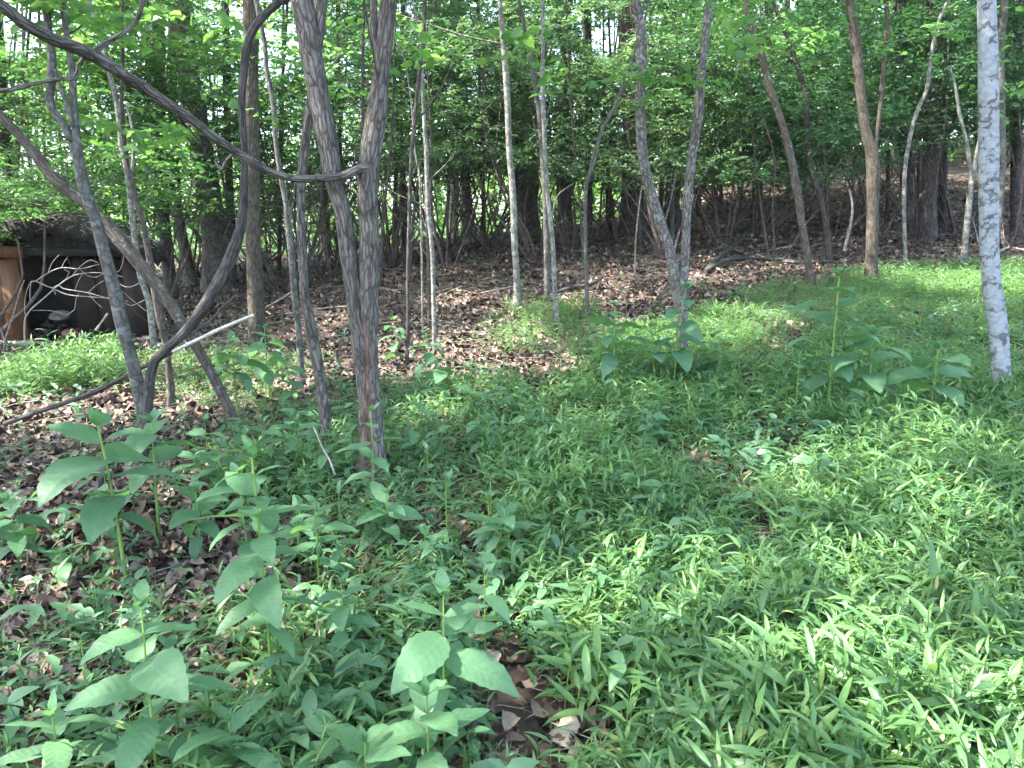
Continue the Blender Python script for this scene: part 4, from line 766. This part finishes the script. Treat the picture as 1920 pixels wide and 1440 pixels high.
# bleached dead branch with many twigs in front of the shed opening
YD = YS - .55
def zb(pts): return [(q[0], q[1], q[2] * .46, YD) for q in pts]
tw = [[(109, 535, 5), (98, 540, 5), (80, 533, 5), (67, 527, 4), (59, 528, 4), (56, 548, 3), (57, 565, 3)], [(67, 527, 4), (90, 512, 4), (115, 502, 4), (150, 504, 3), (187, 495, 2)],
      [(109, 535, 4), (135, 518, 4), (160, 512, 3), (197, 512, 3), (230, 519, 2)], [(109, 534, 5), (118, 541, 5), (140, 545, 4), (165, 549, 4), (205, 560, 3), (240, 565, 2)], [(98, 540, 4), (125, 552, 4), (160, 556, 3), (205, 559, 2)],
      [(115, 502, 3), (121, 490, 2), (126, 484, 2)], [(90, 512, 3), (98, 492, 2), (111, 478, 2)], [(232, 474, 2), (230, 495, 3), (224, 508, 2), (212, 512, 2)], [(214, 520, 3), (228, 535, 3), (245, 538, 2), (268, 527, 2)],
      [(225, 562, 3), (245, 573, 2), (272, 562, 2)], [(222, 540, 2), (245, 560, 2), (276, 585, 2)], [(135, 518, 2), (150, 500, 2), (170, 487, 2), (183, 492, 2)], [(165, 549, 2), (180, 535, 2), (195, 526, 2)], [(140, 545, 2), (148, 525, 2), (155, 513, 2)],
      [(48, 596, 4), (46, 570, 4), (50, 545, 3), (58, 528, 3)], [(101, 542, 3), (104, 552, 4)], [(165, 549, 2), (178, 565, 2), (192, 577, 2)], [(150, 504, 2), (160, 515, 2), (180, 520, 2), (200, 508, 2)], [(109, 535, 3), (124, 522, 2), (130, 510, 2), (120, 505, 2)], [(150, 545, 2), (143, 560, 2), (140, 580, 2)], [(60, 582, 2), (85, 582, 2), (105, 584, 2), (125, 590, 2), (140, 580, 2)]]
stick('bleached twiggy dead branch spreading in front of the shed', zb([(47, 648, 7), (46, 615, 7), (48, 594, 7), (58, 580, 7), (73, 567, 6), (87, 555, 6), (109, 535, 6)]), 'paletwig', 8, name='dead_branch', limbs=[zb(q) for q in tw])
stick('short pale stick leaning right of the red can', [(202, 588, 4, YD), (192, 602, 4, YD), (180, 619, 5, YD)], 'paletwig', 6)
stick('thin bare shoot in front of the orange boards', [(8, 668, 4, YD), (9, 640, 4, YD), (25, 590, 3, YD), (38, 545, 3, YD), (46, 525, 2, YD)], 'deadwood', 6, limbs=[[(9, 640, 3, YD), (0, 615, 3, YD), (-12, 600, 2, YD)]])

# ------------------------------------------------------------------ ground plants by instancing (grass, seedlings, dead leaves)
def strip_leaf(mb, base, az, el, L, Wd, droop, tone, rows=4, fold=.18, tw=0):
    """a pointed leaf: midrib and two edges"""
    p = np.array(base, float); V = []; st = L / rows; e = el
    wid = {4: [.35, 1, .85, .5, 0], 5: [.3, .95, 1, .75, .42, 0]}[rows]
    for k in range(rows + 1):
        d = np.array([math.cos(az) * math.cos(e), math.sin(az) * math.cos(e), math.sin(e)]); s = np.array([-math.sin(az), math.cos(az), 0]); s = s * math.cos(tw) + np.array([0, 0, 1]) * math.sin(tw)
        nrm = np.cross(d, s); w = Wd * wid[k] / 2
        if k == rows: V.append(p.copy())
        else: V += [p + s * w + nrm * w * fold * 2, p.copy(), p - s * w + nrm * w * fold * 2]
        p = p + d * st; e -= droop / rows
    T = []
    for k in range(rows - 1):
        a = k * 3; T += [[a, a + 1, a + 4], [a, a + 4, a + 3], [a + 1, a + 2, a + 5], [a + 1, a + 5, a + 4]]
    a = (rows - 1) * 3; T += [[a, a + 1, a + 3], [a + 1, a + 2, a + 3]]
    mb.add(V, T, tone=np.full(len(V), tone))
def stemtube(mb, pts, r, tone=.5):
    pts = [np.array(p, float) for p in pts]; V = []
    for p in pts: V += [p + np.array([r * math.cos(a), r * math.sin(a), 0]) for a in (0, 2.1, 4.2)]
    T = []
    for k in range(len(pts) - 1):
        for j in range(3): a, b = k * 3 + j, k * 3 + (j + 1) % 3; T += [[a, b, b + 3], [a, b + 3, a + 3]]
    mb.add(V, T, tone=np.full(len(V), tone))
def grass_shoot(seed, h=.2, nl=6, L=.085, Wd=.013):
    r = np.random.default_rng(seed); mb = MB(); lean = r.uniform(0, .35); la = r.uniform(0, 6.28)
    pos = lambda f: np.array([math.cos(la) * lean * h * f * f, math.sin(la) * lean * h * f * f, h * f]); stemtube(mb, [pos(0), pos(.5), pos(1)], .0014, .35)
    az = r.uniform(0, 6.28)
    for k in range(nl):
        f = .3 + .7 * k / (nl - 1); az += math.pi + r.normal(0, .5); s = (.7 + .5 * math.sin(math.pi * f)) * r.uniform(.8, 1.15)
        strip_leaf(mb, pos(f), az, r.uniform(.1, .95) if k < nl - 1 else r.uniform(.7, 1.3), L * s, Wd * s * r.uniform(.85, 1.25), r.uniform(.3, 1.3), r.uniform(0, 1), tw=r.normal(0, .35))
    return mb.mesh('shoot')
def seedling(seed, h=.08, L=.045, Wd=.022, pairs=2):
    r = np.random.default_rng(seed); mb = MB(); stemtube(mb, [(0, 0, 0), (.004, .003, h * .5), (0, 0, h)], .0012, .4); az = r.uniform(0, 6.28)
    for k in range(pairs):
        z = h * (1 - .35 * k); s = 1 - .1 * k
        for j in range(2 if pairs > 1 else 3): strip_leaf(mb, (0, 0, z), az + j * (math.pi if pairs > 1 else 2.1) + r.normal(0, .25), r.uniform(0, .5), L * s * r.uniform(.8, 1.2), Wd * s * r.uniform(.85, 1.2), r.uniform(.2, .9), r.uniform(0, 1), rows=4, fold=.12, tw=r.normal(0, .25))
        az += math.pi / 2 + r.normal(0, .2)
    return mb.mesh('seedling')
def dead_leaf(seed, L=.075):
    r = np.random.default_rng(seed); w = L * r.uniform(.42, .7); NX = 7; V = []; cx, cy_ = r.uniform(-1.0, 1.0), r.uniform(-1.5, 1.5); ph = r.uniform(0, 6); bend = r.uniform(-.25, .25)
    prof = np.array([.05, .55, .85, 1.0, .86, .55, .03]) * (1 + np.where(np.arange(7) % 2, .16, -.12) * (seed % 2))
    for i in range(NX):
        for j in range(3):
            x = (i / 6 - .5) * L; q = (j - 1); y = q * w / 2 * prof[i] * r.uniform(.9, 1.1) + bend * L * (2 * x / L) ** 2 * .4
            z = cx * x * x / L * 1.5 + cy_ * y * y / w * 1.4 + .035 * L * math.sin(i * 1.9 + ph + j) - .04 * L * (j == 1); V.append((x, y, z + .006))
    T = [[i * 3 + j, (i + 1) * 3 + j, (i + 1) * 3 + j + 1, i * 3 + j + 1] for i in range(NX - 1) for j in range(2)]
    mb = MB(); mb.add(V, T, tone=np.full(len(V), .5)); return mb.mesh('dead_leaf', True)
def scatter(name, label, meshes, m, X, Y, Zs, rot, scl, idx=None):
    protos = bpy.data.collections.new(name + '_kinds')
    for k, me in enumerate(meshes):
        if not me.materials: me.materials.append(m)
        o = bpy.data.objects.new(f'{name}_kind', me); protos.objects.link(o)
    n = len(X); V = np.stack([X, Y, Zs], 1); me = bpy.data.meshes.new(name); me.vertices.add(n); me.vertices.foreach_set('co', V.astype(np.float32).ravel())
    a = me.attributes.new('rot', 'FLOAT_VECTOR', 'POINT'); a.data.foreach_set('vector', rot.astype(np.float32).ravel())
    a = me.attributes.new('scl', 'FLOAT_VECTOR', 'POINT'); a.data.foreach_set('vector', np.asarray(scl, np.float32).ravel())
    a = me.attributes.new('idx', 'INT', 'POINT'); a.data.foreach_set('value', (rng.integers(0, len(meshes), n) if idx is None else idx).astype(np.int32))
    me.update(); o = bpy.data.objects.new(name, me); COL.objects.link(o); tag(o, label, kind='stuff')
    ng = bpy.data.node_groups.new(name, 'GeometryNodeTree'); ng.interface.new_socket('Geometry', in_out='INPUT', socket_type='NodeSocketGeometry'); ng.interface.new_socket('Geometry', in_out='OUTPUT', socket_type='NodeSocketGeometry')
    N = ng.nodes; Lk = ng.links; gi = N.new('NodeGroupInput'); go = N.new('NodeGroupOutput'); ins = N.new('GeometryNodeInstanceOnPoints'); ci = N.new('GeometryNodeCollectionInfo'); ci.inputs[0].default_value = protos; ci.inputs[1].default_value = True; ci.inputs[2].default_value = True
    def na(nm, ty): q = N.new('GeometryNodeInputNamedAttribute'); q.data_type = ty; q.inputs[0].default_value = nm; return q.outputs[0]
    e2r = N.new('FunctionNodeEulerToRotation'); Lk.new(na('rot', 'FLOAT_VECTOR'), e2r.inputs[0]); Lk.new(e2r.outputs[0], ins.inputs['Rotation']); Lk.new(na('scl', 'FLOAT_VECTOR'), ins.inputs['Scale'])
    Lk.new(na('idx', 'INT'), ins.inputs['Instance Index']); ins.inputs['Pick Instance'].default_value = True; Lk.new(ci.outputs[0], ins.inputs['Instance']); Lk.new(gi.outputs[0], ins.inputs['Points']); Lk.new(ins.outputs[0], go.inputs[0])
    md = o.modifiers.new('scatter', 'NODES'); md.node_group = ng; return o
def inpoly(u, v, poly):
    c = np.zeros(u.shape, bool); n = len(poly)
    for i in range(n):
        x1, y1 = poly[i]; x2, y2 = poly[(i + 1) % n]
        k = ((y1 > v) != (y2 > v)) & (u < (x2 - x1) * (v - y1) / (y2 - y1 + 1e-9) + x1); c ^= k
    return c
def world_poly(poly): return [(lambda g: (g.x, g.y))(G(u, v)) for u, v in poly]
green = world_poly([(560, 735), (700, 722), (760, 715), (900, 715), (985, 722), (1010, 735), (1040, 715), (1085, 670), (1135, 645), (1250, 612), (1330, 600), (1400, 565), (1500, 533), (1620, 512), (1760, 500), (2300, 495), (2600, 900), (3000, 1900), (300, 1900), (500, 1200), (470, 1000), (430, 900), (420, 810), (470, 760)])
leftp = world_poly([(-60, 706), (60, 694), (130, 682), (205, 655), (235, 660), (245, 720), (180, 735), (60, 750), (-60, 760)])
midp = world_poly([(930, 590), (1000, 568), (1070, 575), (1110, 600), (1090, 650), (1040, 668), (960, 665), (925, 625)])
sunp = world_poly([(240, 690), (330, 668), (560, 690), (560, 735), (470, 760), (400, 780), (330, 745), (260, 742)])
lowl = world_poly([(-200, 1180), (300, 1150), (600, 1150), (700, 1300), (600, 1900), (-400, 1900)])
bare = [G(u, v)[:2] + (r,) for u, v, r in ((140, 664, .42), (1395, 728, .28), (1000, 692, .5), (930, 690, .4), (860, 690, .4), (1065, 690, .35), (1030, 730, .25), (1085, 790, .22), (1050, 760, .15), (1010, 1400, .30), (960, 1310, .15), (1130, 1010, .12), (1420, 1010, .12), (1050, 1400, .2), (1300, 860, .12), (420, 1100, .3), (940, 1240, .12), (1700, 1190, .14), (1180, 860, .1), (1640, 1230, .1), (1060, 700, .18), (870, 1180, .1), (1780, 1290, .1))]
NB = [(rng.uniform(1.0, 9.), rng.uniform(0, 6.28), rng.uniform(0, 6.28)) for _ in range(14)]
def nz2(x, y):
    w = 0
    for f, a, p in NB: w = w + np.sin(f * (x * math.cos(a) + y * math.sin(a)) + p)
    return w / 3.7
def cands(n, ymax, ymin=1.0, xm=.82, pw=1.0):
    y = ymin + (ymax - ymin) * rng.random(n) ** pw; x = rng.uniform(-1, 1, n) * (y * xm + .5); return x, y
# --- grass
x, y = cands(230000, 14.5, 1.0, .80, 1.45); w = y ** .0
dist_keep = np.interp(y, [1, 2, 3, 6, 10, 14.5], [.22, .24, .30, .46, .75, .9])
jx = x + rng.normal(0, .14, len(x)); jy = y + rng.normal(0, .16, len(x))
wl_ = np.clip((x / np.maximum(y, 1) + .08) / .16, .42, 1)
d = inpoly(jx, jy, green) * wl_ * np.clip(.95 - .55 * np.clip(nz2(x, y) - .1, 0, 2), .12, 1) + inpoly(jx, jy, leftp) * .8 + inpoly(jx, jy, midp) * .75 + inpoly(jx, jy, sunp) * .42 + inpoly(jx, jy, lowl) * .16
d = np.maximum(d, .012)
for bx, by, br in bare: d = d * (1 - .93 * np.exp(-(((x - bx) ** 2 + (y - by) ** 2) / br ** 2) ** 1.5))
k = rng.random(len(x)) < d * dist_keep; x, y = x[k], y[k]; z = hgt(x, y) - .005
u_, v_ = proj(x, y, z); n = len(x)
sc = rng.uniform(.55, 1.15, n) * np.interp(y, [1, 2, 4, 7, 14], [1.0, 1.0, .95, .82, .68]) * np.where(u_ < 900, .8, 1) * np.clip(1 + .28 * nz2(x * .6 + 9, y * .6), .6, 1.5) * np.where(inpoly(x, y, midp), .65, 1); sc *= np.where(inpoly(x, y, leftp), 1.6, 1)
rot = np.stack([rng.normal(0, .16, n), rng.normal(0, .16, n), rng.uniform(0, 6.28, n)], 1)
kinds = [grass_shoot(s, h, nl, L, wd) for s, h, nl, L, wd in ((1, .20, 6, .09, .015), (2, .24, 7, .10, .016), (3, .15, 5, .085, .014), (4, .18, 6, .075, .014), (5, .28, 7, .105, .016), (6, .13, 5, .08, .015), (7, .22, 6, .095, .018), (8, .17, 6, .09, .012), (9, .10, 4, .07, .013), (10, .20, 7, .08, .016))]
print('grass', n)
scatter('ground_grass', 'bright green stiltgrass carpet covering the clearing floor', kinds, M['grass'], x, y, z, rot, np.repeat(sc[:, None], 3, 1))
# --- broad-leaved seedlings
x, y = cands(30000, 9, 1.0, .80, 1.2); d = .05 + .30 * inpoly(x, y, lowl) + .18 * inpoly(x, y, green) * (1 + .8 * (x / np.maximum(y, 1) < .05))
for bx, by, br in bare: d = d * (1 - .9 * np.exp(-(((x - bx) ** 2 + (y - by) ** 2) / br ** 2) ** 1.5))
k = rng.random(len(x)) < d * np.clip(1 + .7 * nz2(x + 5, y), 0, 2) * .8; x, y = x[k], y[k]; n = len(x); print('seedlings', n)
kinds = [seedling(20 + s, h, L, wd, pr) for s, (h, L, wd, pr) in enumerate(((.07, .045, .022, 2), (.10, .055, .028, 2), (.05, .035, .022, 1), (.12, .06, .024, 3), (.14, .07, .034, 3), (.06, .04, .018, 2), (.16, .075, .03, 3)))]
scatter('seedlings', 'small broad-leaved seedlings mixed through the ground cover', kinds, M['forb'], x, y, hgt(x, y) - .004, np.stack([rng.normal(0, .2, n), rng.normal(0, .2, n), rng.uniform(0, 6.28, n)], 1), np.repeat(rng.uniform(.6, 1.35, n)[:, None], 3, 1))
# --- dead leaves
x, y = cands(120000, 27, .9, .80, 1.25); d = np.where(inpoly(x, y, green), .42, 1.0) * np.interp(y, [1, 5, 12, 27], [.8, .9, .8, .45])
d = d * np.clip(.95 - .5 * np.clip(nz2(x * .8 - 3, y * .8) - .3, 0, 2), .3, 1); k = rng.random(len(x)) < d; x, y = x[k], y[k]; n = len(x); print('litter', n)
scatter('leaf_litter', 'brown dead leaves lying thick on the woodland floor', [dead_leaf(s, L) for s, L in ((1, .07), (2, .085), (3, .06), (4, .095), (5, .075), (6, .05), (7, .08), (8, .11))], M['litter'], x, y, hgt(x, y) + rng.uniform(0, .022, n),
        np.stack([rng.normal(0, .38, n), rng.normal(0, .38, n), rng.uniform(0, 6.28, n)], 1), np.repeat((rng.uniform(.6, 1.25, n) * np.interp(y, [1, 6, 20], [.85, 1, 1.25]))[:, None], 3, 1))
def litter_twig(seed):
    r = np.random.default_rng(seed); mb = MB(); L = r.uniform(.12, .4); p = Vector((-L / 2, 0, 0)); q = []
    for k in range(4): q.append((p.copy(), .0032 - .0006 * k)); p = p + Vector((L / 3, r.normal(0, .02), r.uniform(-.01, .015)))
    tube(mb, q, 4, .2); tube(mb, [(q[2][0], .0018), (q[2][0] + Vector((L * .2, r.choice([-1, 1]) * L * .22, .02)), .001)], 4, .2); return mb.mesh('twig')
x, y = cands(5200, 22, 1.0, .8, 1.2); k = rng.random(len(x)) < np.where(inpoly(x, y, green), .25, .9); x, y = x[k], y[k]; n = len(x)
scatter('twig_litter', 'thin broken twigs strewn through the dead leaves', [litter_twig(s) for s in range(7)], M['deadwood'], x, y, hgt(x, y) + rng.uniform(.012, .04, n), np.stack([rng.normal(0, .1, n), rng.normal(0, .12, n), rng.uniform(0, 6.28, n)], 1), np.repeat((rng.uniform(.5, 1.5, n) * np.interp(y, [1, 20], [.7, 1.8]))[:, None], 3, 1))
# the large pale dead leaf in the bare gap at the bottom
g = G(1063, 1400); me = dead_leaf(41, .13).copy(); o = link('dead_leaf', me, None, plain('pale_dead_leaf', (.30, .22, .17), (.50, .40, .33), .7, 40), (g.x, g.y, g.z + .03)); o.rotation_euler = (.35, -.2, 1.2); tag(o, 'large pale curled dead leaf in the bare patch at the bottom', 'dead leaf')

# ------------------------------------------------------------------ broad-leaved herbs: each leaf an object
def herb_leaf(seed, L=1.0, ratio=.42, droop=.5, serr=14):
    r = np.random.default_rng(seed); rows = 15; V = []; UV = []; T = []; p = np.array([0., 0, 0]); e = .12; st = L / rows
    for k in range(rows + 1):
        f = k / rows; w = ratio * L / 2 * (math.sin(math.pi * min(1, f ** .72)) ** .85 if 0 < f < 1 else 0.0) * (1 - .08 * (k % 2)); w = max(w, .012 * L)
        if f > .995: w = .001
        d = np.array([math.cos(e), 0, math.sin(e)]); nrm = np.array([-math.sin(e), 0, math.cos(e)])
        for j, q in enumerate((-1, -.5, 0, .5, 1)):
            up = .30 * abs(q) * w - .16 * q * q * w + .035 * L * .3 * math.sin(k * 1.15 + seed + (0 if q < 0 else 1.6)) * abs(q)
            V.append(p + np.array([0, q * w, 0]) + nrm * up); UV.append((f, q * w / (ratio * L / 2), 0))
        p = p + d * st; e -= droop / rows * (1.2 if f > .4 else .8)
    for k in range(rows):
        for j in range(4): a = k * 5 + j; T.append([a, a + 5, a + 6, a + 1])
    V = np.array(V); T = np.array(T); T = np.concatenate([T[:, [0, 1, 2]], T[:, [0, 2, 3]]])
    me = np_mesh('leaf', V, T, True, {'luv': ('POINT', 'FLOAT_VECTOR', np.array(UV)), 'tone': ('POINT', 'FLOAT', np.full(len(V), r.uniform(.15, .8)))}); me.materials.append(M['herb']); return me
HL = [herb_leaf(s, 1, rt, dr) for s, rt, dr in ((1, .40, .55), (2, .44, .9), (3, .36, .3), (4, .46, 1.2), (5, .40, .7), (6, .38, .15), (7, .5, .8))]
HW = [herb_leaf(30 + s, 1, rt, dr) for s, rt, dr in ((1, .52, .8), (2, .58, 1.1), (3, .54, .5), (4, .50, 1.4), (5, .55, .9))]
herbs = []
def herb(u, v, h, nodes, L, wide=False, lean=(0, 0), label=None, bare=.25, az0=None, sr=.0045, Y=None, manual=(), group='broad-leaved herbs in the ground cover', stemcol=None):
    if Y is None: g = G(u, v)
    else: p = P(u, v, Y); g = Vector((p.x, Y, hz(p.x, Y)))
    t = empty('herb', g, label, 'herb', group); mb = MB(); pts = []
    for k in range(6):
        f = k / 5; pts.append((g + Vector((lean[0] * f * f, lean[1] * f * f, h * f - (.03 if k == 0 else 0))), sr * (1 - .55 * f)))
    tube(mb, pts, 6, .05); link('stem', mb.mesh('stem', True), t, M['stem'])
    az = rng.uniform(0, 3.14) if az0 is None else az0; B = HW if wide else HL
    def put(f, a, el, ln):
        ln *= .93
        base = Vector((lean[0] * f * f, lean[1] * f * f, h * f)); o = bpy.data.objects.new('leaf', B[rng.integers(0, len(B))]); COL.objects.link(o); o.parent = t
        o.location = base; o.rotation_euler = Euler((rng.normal(0, .22), -el, a)); s = ln * rng.uniform(.94, 1.06); o.scale = (s, s, s)
    nodes = nodes + (nodes >= 4)
    for k in range(nodes):
        f = bare + (1 - bare) * (k / max(1, nodes - 1)) ** .9; top = k / max(1, nodes - 1)
        ln = L * (.72 + .45 * math.sin(math.pi * (.15 + .7 * top))) * (1 if top < .8 else .72 if top < .99 else .5)
        for s in range(2): put(min(f, 1), az + s * math.pi + rng.normal(0, .2), (-.35 + .75 * top) + rng.normal(0, .15) + (.35 if top > .95 else 0), ln * rng.uniform(.85, 1.1))
        az += math.pi / 2 + rng.normal(0, .18)
    if nodes >= 3: put(1, az, 1.1, L * .3); put(1, az + 2.4, 1.2, L * .26)
    for f, a, el, ln in manual: put(f, a, el, ln)
    herbs.append((t, g)); return t
H = lambda u, v, h, n, L, *a, **k: herb(u, v, h, n, L * 1.18, *a, **k)
H(515, 1335, .80, 8, .165, label='tall herb with a long bare green stem, foremost in the left half', lean=(-.03, .05), bare=.34, sr=.006)
H(237, 1100, .70, 5, .27, True, label='big-leaved herb with a thick yellow-green stem near the left edge', lean=(-.04, 0), bare=.45, sr=.010, az0=.1)
H(300, 1010, .58, 4, .20, True, label='broad herb right behind the thick-stemmed one on the left', lean=(.02, 0), bare=.5, sr=.008)
H(300, 1500, .54, 5, .19, label='herb with hanging pale leaves at the bottom left', lean=(-.02, .05), bare=.3, Y=1.72, az0=.3, sr=.005)
H(835, 1480, .50, 5, .18, label='serrated herb at the bottom, nearest the middle', lean=(.0, .06), bare=.4, Y=1.85, az0=.05)
H(805, 1500, .36, 4, .16, label='herb directly in front of the serrated one at the bottom', Y=1.66, bare=.4, az0=.5)
H(690, 1520, .26, 4, .14, label='low herb at the bottom edge, left of the serrated one', Y=1.62, bare=.4, az0=.2)
H(650, 1290, .36, 5, .11, label='small pale-tipped herb between the tall stem and the serrated herb', bare=.4)
H(910, 1260, .34, 3, .11, label='small herb with a spread pair of leaves right of the serrated herb', bare=.5)
H(440, 1480, .26, 4, .14, label='low herb at the bottom between the hanging-leaved and low ones', Y=1.7, bare=.4)
H(120, 1500, .24, 4, .13, label='low herb in the bottom left corner', Y=1.75, bare=.4)
H(470, 1100, .48, 4, .16, True, label='wide-leaved herb just behind the foremost tall one', lean=(-.02, 0), bare=.4)
H(600, 1120, .40, 4, .13, label='leafy herb to the right behind the foremost tall one', bare=.4)
H(705, 1010, .62, 6, .13, label='upright herb growing right in front of the forked tree', bare=.2, az0=.1)
H(447, 795, .62, 5, .22, True, label='tall dark herb left of the crooked stem, behind the diagonal trunk', bare=.5, sr=.008)
H(505, 750, .60, 5, .20, True, label='tall dark herb below the straight trunk', bare=.4, sr=.007)
H(545, 770, .40, 4, .15, True, label='herb with rounded leaves between the straight trunk and the crooked stem', bare=.4)
H(560, 900, .34, 4, .13, label='bright herb at the left foot of the crooked stem', bare=.3)
H(500, 915, .38, 4, .15, label='bright spreading herb below the diagonal trunk', bare=.3)
H(420, 960, .36, 4, .15, True, label='broad herb between the thick-stemmed one and the crooked stem', bare=.3)
H(40, 1090, .36, 4, .15, True, label='dark broad herb at the left edge', bare=.4)
H(-20, 1050, .40, 4, .16, True, label='dark herb cut by the left edge', bare=.4)
H(380, 1060, .34, 4, .14, True, label='shaded herb right of the thick yellow-green stem', bare=.4)
H(1148, 745, .72, 6, .22, True, label='tall thick-stemmed herb, leftmost of the three beside the twin tree', bare=.35, sr=.010)
H(1225, 742, .55, 5, .21, True, label='middle herb of the three beside the twin tree', bare=.35, sr=.009, lean=(-.04, 0))
H(1262, 748, .86, 6, .25, True, label='tallest of the three herbs beside the twin tree, with a lime top leaf', bare=.3, sr=.010, lean=(.06, 0), az0=.2)
H(1330, 735, .44, 4, .18, True, label='broad herb just right of the twin tree base', bare=.4)
H(1550, 785, 1.0, 6, .27, True, label='tall herb crowned by an upright bud, in the right-hand grass', bare=.3, sr=.011, az0=.1)
H(1490, 790, .5, 3, .22, True, label='faint broad herb left below the bud-topped herb', bare=.5)
H(1622, 795, .62, 4, .25, True, label='herb with a raised pale leaf, right of the bud-topped one', bare=.4, sr=.009, az0=.1)
H(1740, 815, .56, 4, .28, True, label='herb with one large hanging leaf, nearer the mottled trunk', bare=.4, sr=.009, az0=.0)
H(1640, 790, .34, 3, .16, True, label='low broad herb in front of the raised-leaf one', bare=.4)
H(742, 690, .46, 4, .15, True, label='herb right behind the forked tree base', bare=.3)
H(800, 740, .46, 4, .16, True, label='pale-leaved herb under the thin saplings', bare=.4)
H(830, 770, .42, 4, .16, True, label='herb with a sunlit leaf tip right of the thin saplings', bare=.4)
H(880, 800, .34, 3, .14, True, label='dark herb farther right of the thin saplings', bare=.4)
n_manual = len(herbs)
sc_h = []
def pick(n, box, hr, Lr, wide):
    for _ in range(n):
        u = rng.uniform(box[0], box[1]); v = rng.uniform(box[2], box[3]); t = H(u, v, rng.uniform(*hr), int(rng.integers(2, 5)), rng.uniform(*Lr), wide, bare=.35, sr=.0035, group='smaller herbs scattered in the ground cover'); sc_h.append((t, u, v))
pick(26, (560, 960, 860, 1110), (.18, .36), (.09, .135), False)
pick(12, (960, 1250, 830, 1000), (.18, .3), (.09, .125), False)
pick(9, (740, 1100, 760, 900), (.18, .34), (.10, .14), True)
pick(7, (0, 330, 960, 1180), (.14, .28), (.09, .13), True)
pick(10, (20, 960, 1150, 1400), (.10, .2), (.07, .10), False)
pick(7, (1150, 1500, 780, 1050), (.14, .24), (.08, .11), False)
pick(5, (1400, 1860, 830, 960), (.14, .24), (.09, .12), False)
pick(6, (330, 640, 800, 960), (.2, .34), (.11, .15), True)
bands = [(860, 'farther back'), (1010, 'mid-way'), (1150, 'near'), (2000, 'closest')]
for bi, (vm, wd_) in enumerate(bands):
    lo = bands[bi - 1][0] if bi else 0
    name_scattered([(t, u) for t, u, v in sc_h if lo <= v < vm], 'small herbs', {'farther back': 'level with', 'mid-way': 'slightly before', 'near': 'well before', 'closest': 'nearest the viewer below'}[wd_])

# ------------------------------------------------------------------ large grass shoots in the foreground right
def blade(seed, droop, ratio=.17):
    mb = MB(); strip_leaf(mb, (0, 0, 0), 0, .0, 1, ratio, droop, .55 + .1 * (seed % 3), rows=5, fold=.16); me = mb.mesh('blade', True); me.materials.append(M['grass']); return me
BL = [blade(s, d_, r_) for s, d_, r_ in ((1, .2, .19), (2, .7, .18), (3, 1.1, .21), (4, .4, .17), (5, 1.5, .2))]
gs = []
for k in range(78):
    if k < 6: u, v, h, L = [(1650, 1560, .26, .15), (1740, 1580, .25, .15), (1860, 1540, .24, .14), (1310, 1230, .26, .12), (1480, 1460, .2, .12), (1240, 1440, .2, .12)][k]
    else: u = rng.uniform(1050, 1990); v = rng.uniform(1000, 1560); h = rng.uniform(.14, .24); L = rng.uniform(.10, .145)
    Yk = None if v < 1435 else 1.5 * F / (v - 418) + .02
    g = G(u, v) if Yk is None else Vector(((u - CX) / F * Yk * 1.12, Yk, hz(0, Yk)))
    t = empty('grass_shoot', g, None, 'grass shoot', 'larger grass shoots standing out of the carpet'); mb = MB(); la = rng.uniform(0, 6.28); ln_ = rng.uniform(0, .06)
    pos = lambda f: Vector((math.cos(la) * ln_ * f * f, math.sin(la) * ln_ * f * f, h * f)); tube(mb, [(g + pos(f), .0024 - .001 * f) for f in (-.05, .3, .7, 1)], 5, .05); link('stem', mb.mesh('stem', True), t, M['stem']); az = rng.uniform(0, 6.28)
    for q in range(6):
        f = .3 + .14 * q; az += math.pi + rng.normal(0, .5); o = bpy.data.objects.new('leaf', BL[rng.integers(0, 5)]); COL.objects.link(o); o.parent = t; o.location = pos(f); o.rotation_euler = Euler((rng.normal(0, .4), -rng.uniform(.2, .8) - .35 * (q == 5), az)); s = L * rng.uniform(.75, 1.15); o.scale = (s, s, s)
    gs.append((t, u, v))
for bi, (lo, hi, rel) in enumerate(((0, 1130, 'standing farthest'), (1130, 1280, 'in the middle rows'), (1280, 1420, 'near the bottom'), (1420, 1480, 'along the bottom edge'), (1480, 3000, 'half below the bottom edge'))):
    q = sorted([(u, i) for i, (t, u, v) in enumerate(gs) if lo <= v < hi])
    for k, (u, i) in enumerate(q): gs[i][0]['label'] = f'{ORD[min(k, 29)]} from the left of the broad grass shoots {rel}'
print('triangles', sum(len(o.data.polygons) for o in COL.objects if o.type == 'MESH'), 'objects', len(COL.objects))

# thin haze volume added to stand in for the lens veil
mb = MB(); mb.box((0, 220, 20), (940, 600, 50)); hz_m = bpy.data.materials.new('haze'); hz_m.use_nodes = True; hn = hz_m.node_tree.nodes; hn.remove(hn['Principled BSDF'])
pv = hn.new('ShaderNodeVolumePrincipled'); pv.inputs['Color'].default_value = (.85, .92, .95, 1); pv.inputs['Density'].default_value = .0005; hz_m.node_tree.links.new(pv.outputs[0], hn['Material Output'].inputs['Volume'])
tag(link('haze', mb.mesh('haze'), mat=hz_m), 'thin added haze imitating the veil of the lens', kind='stuff')
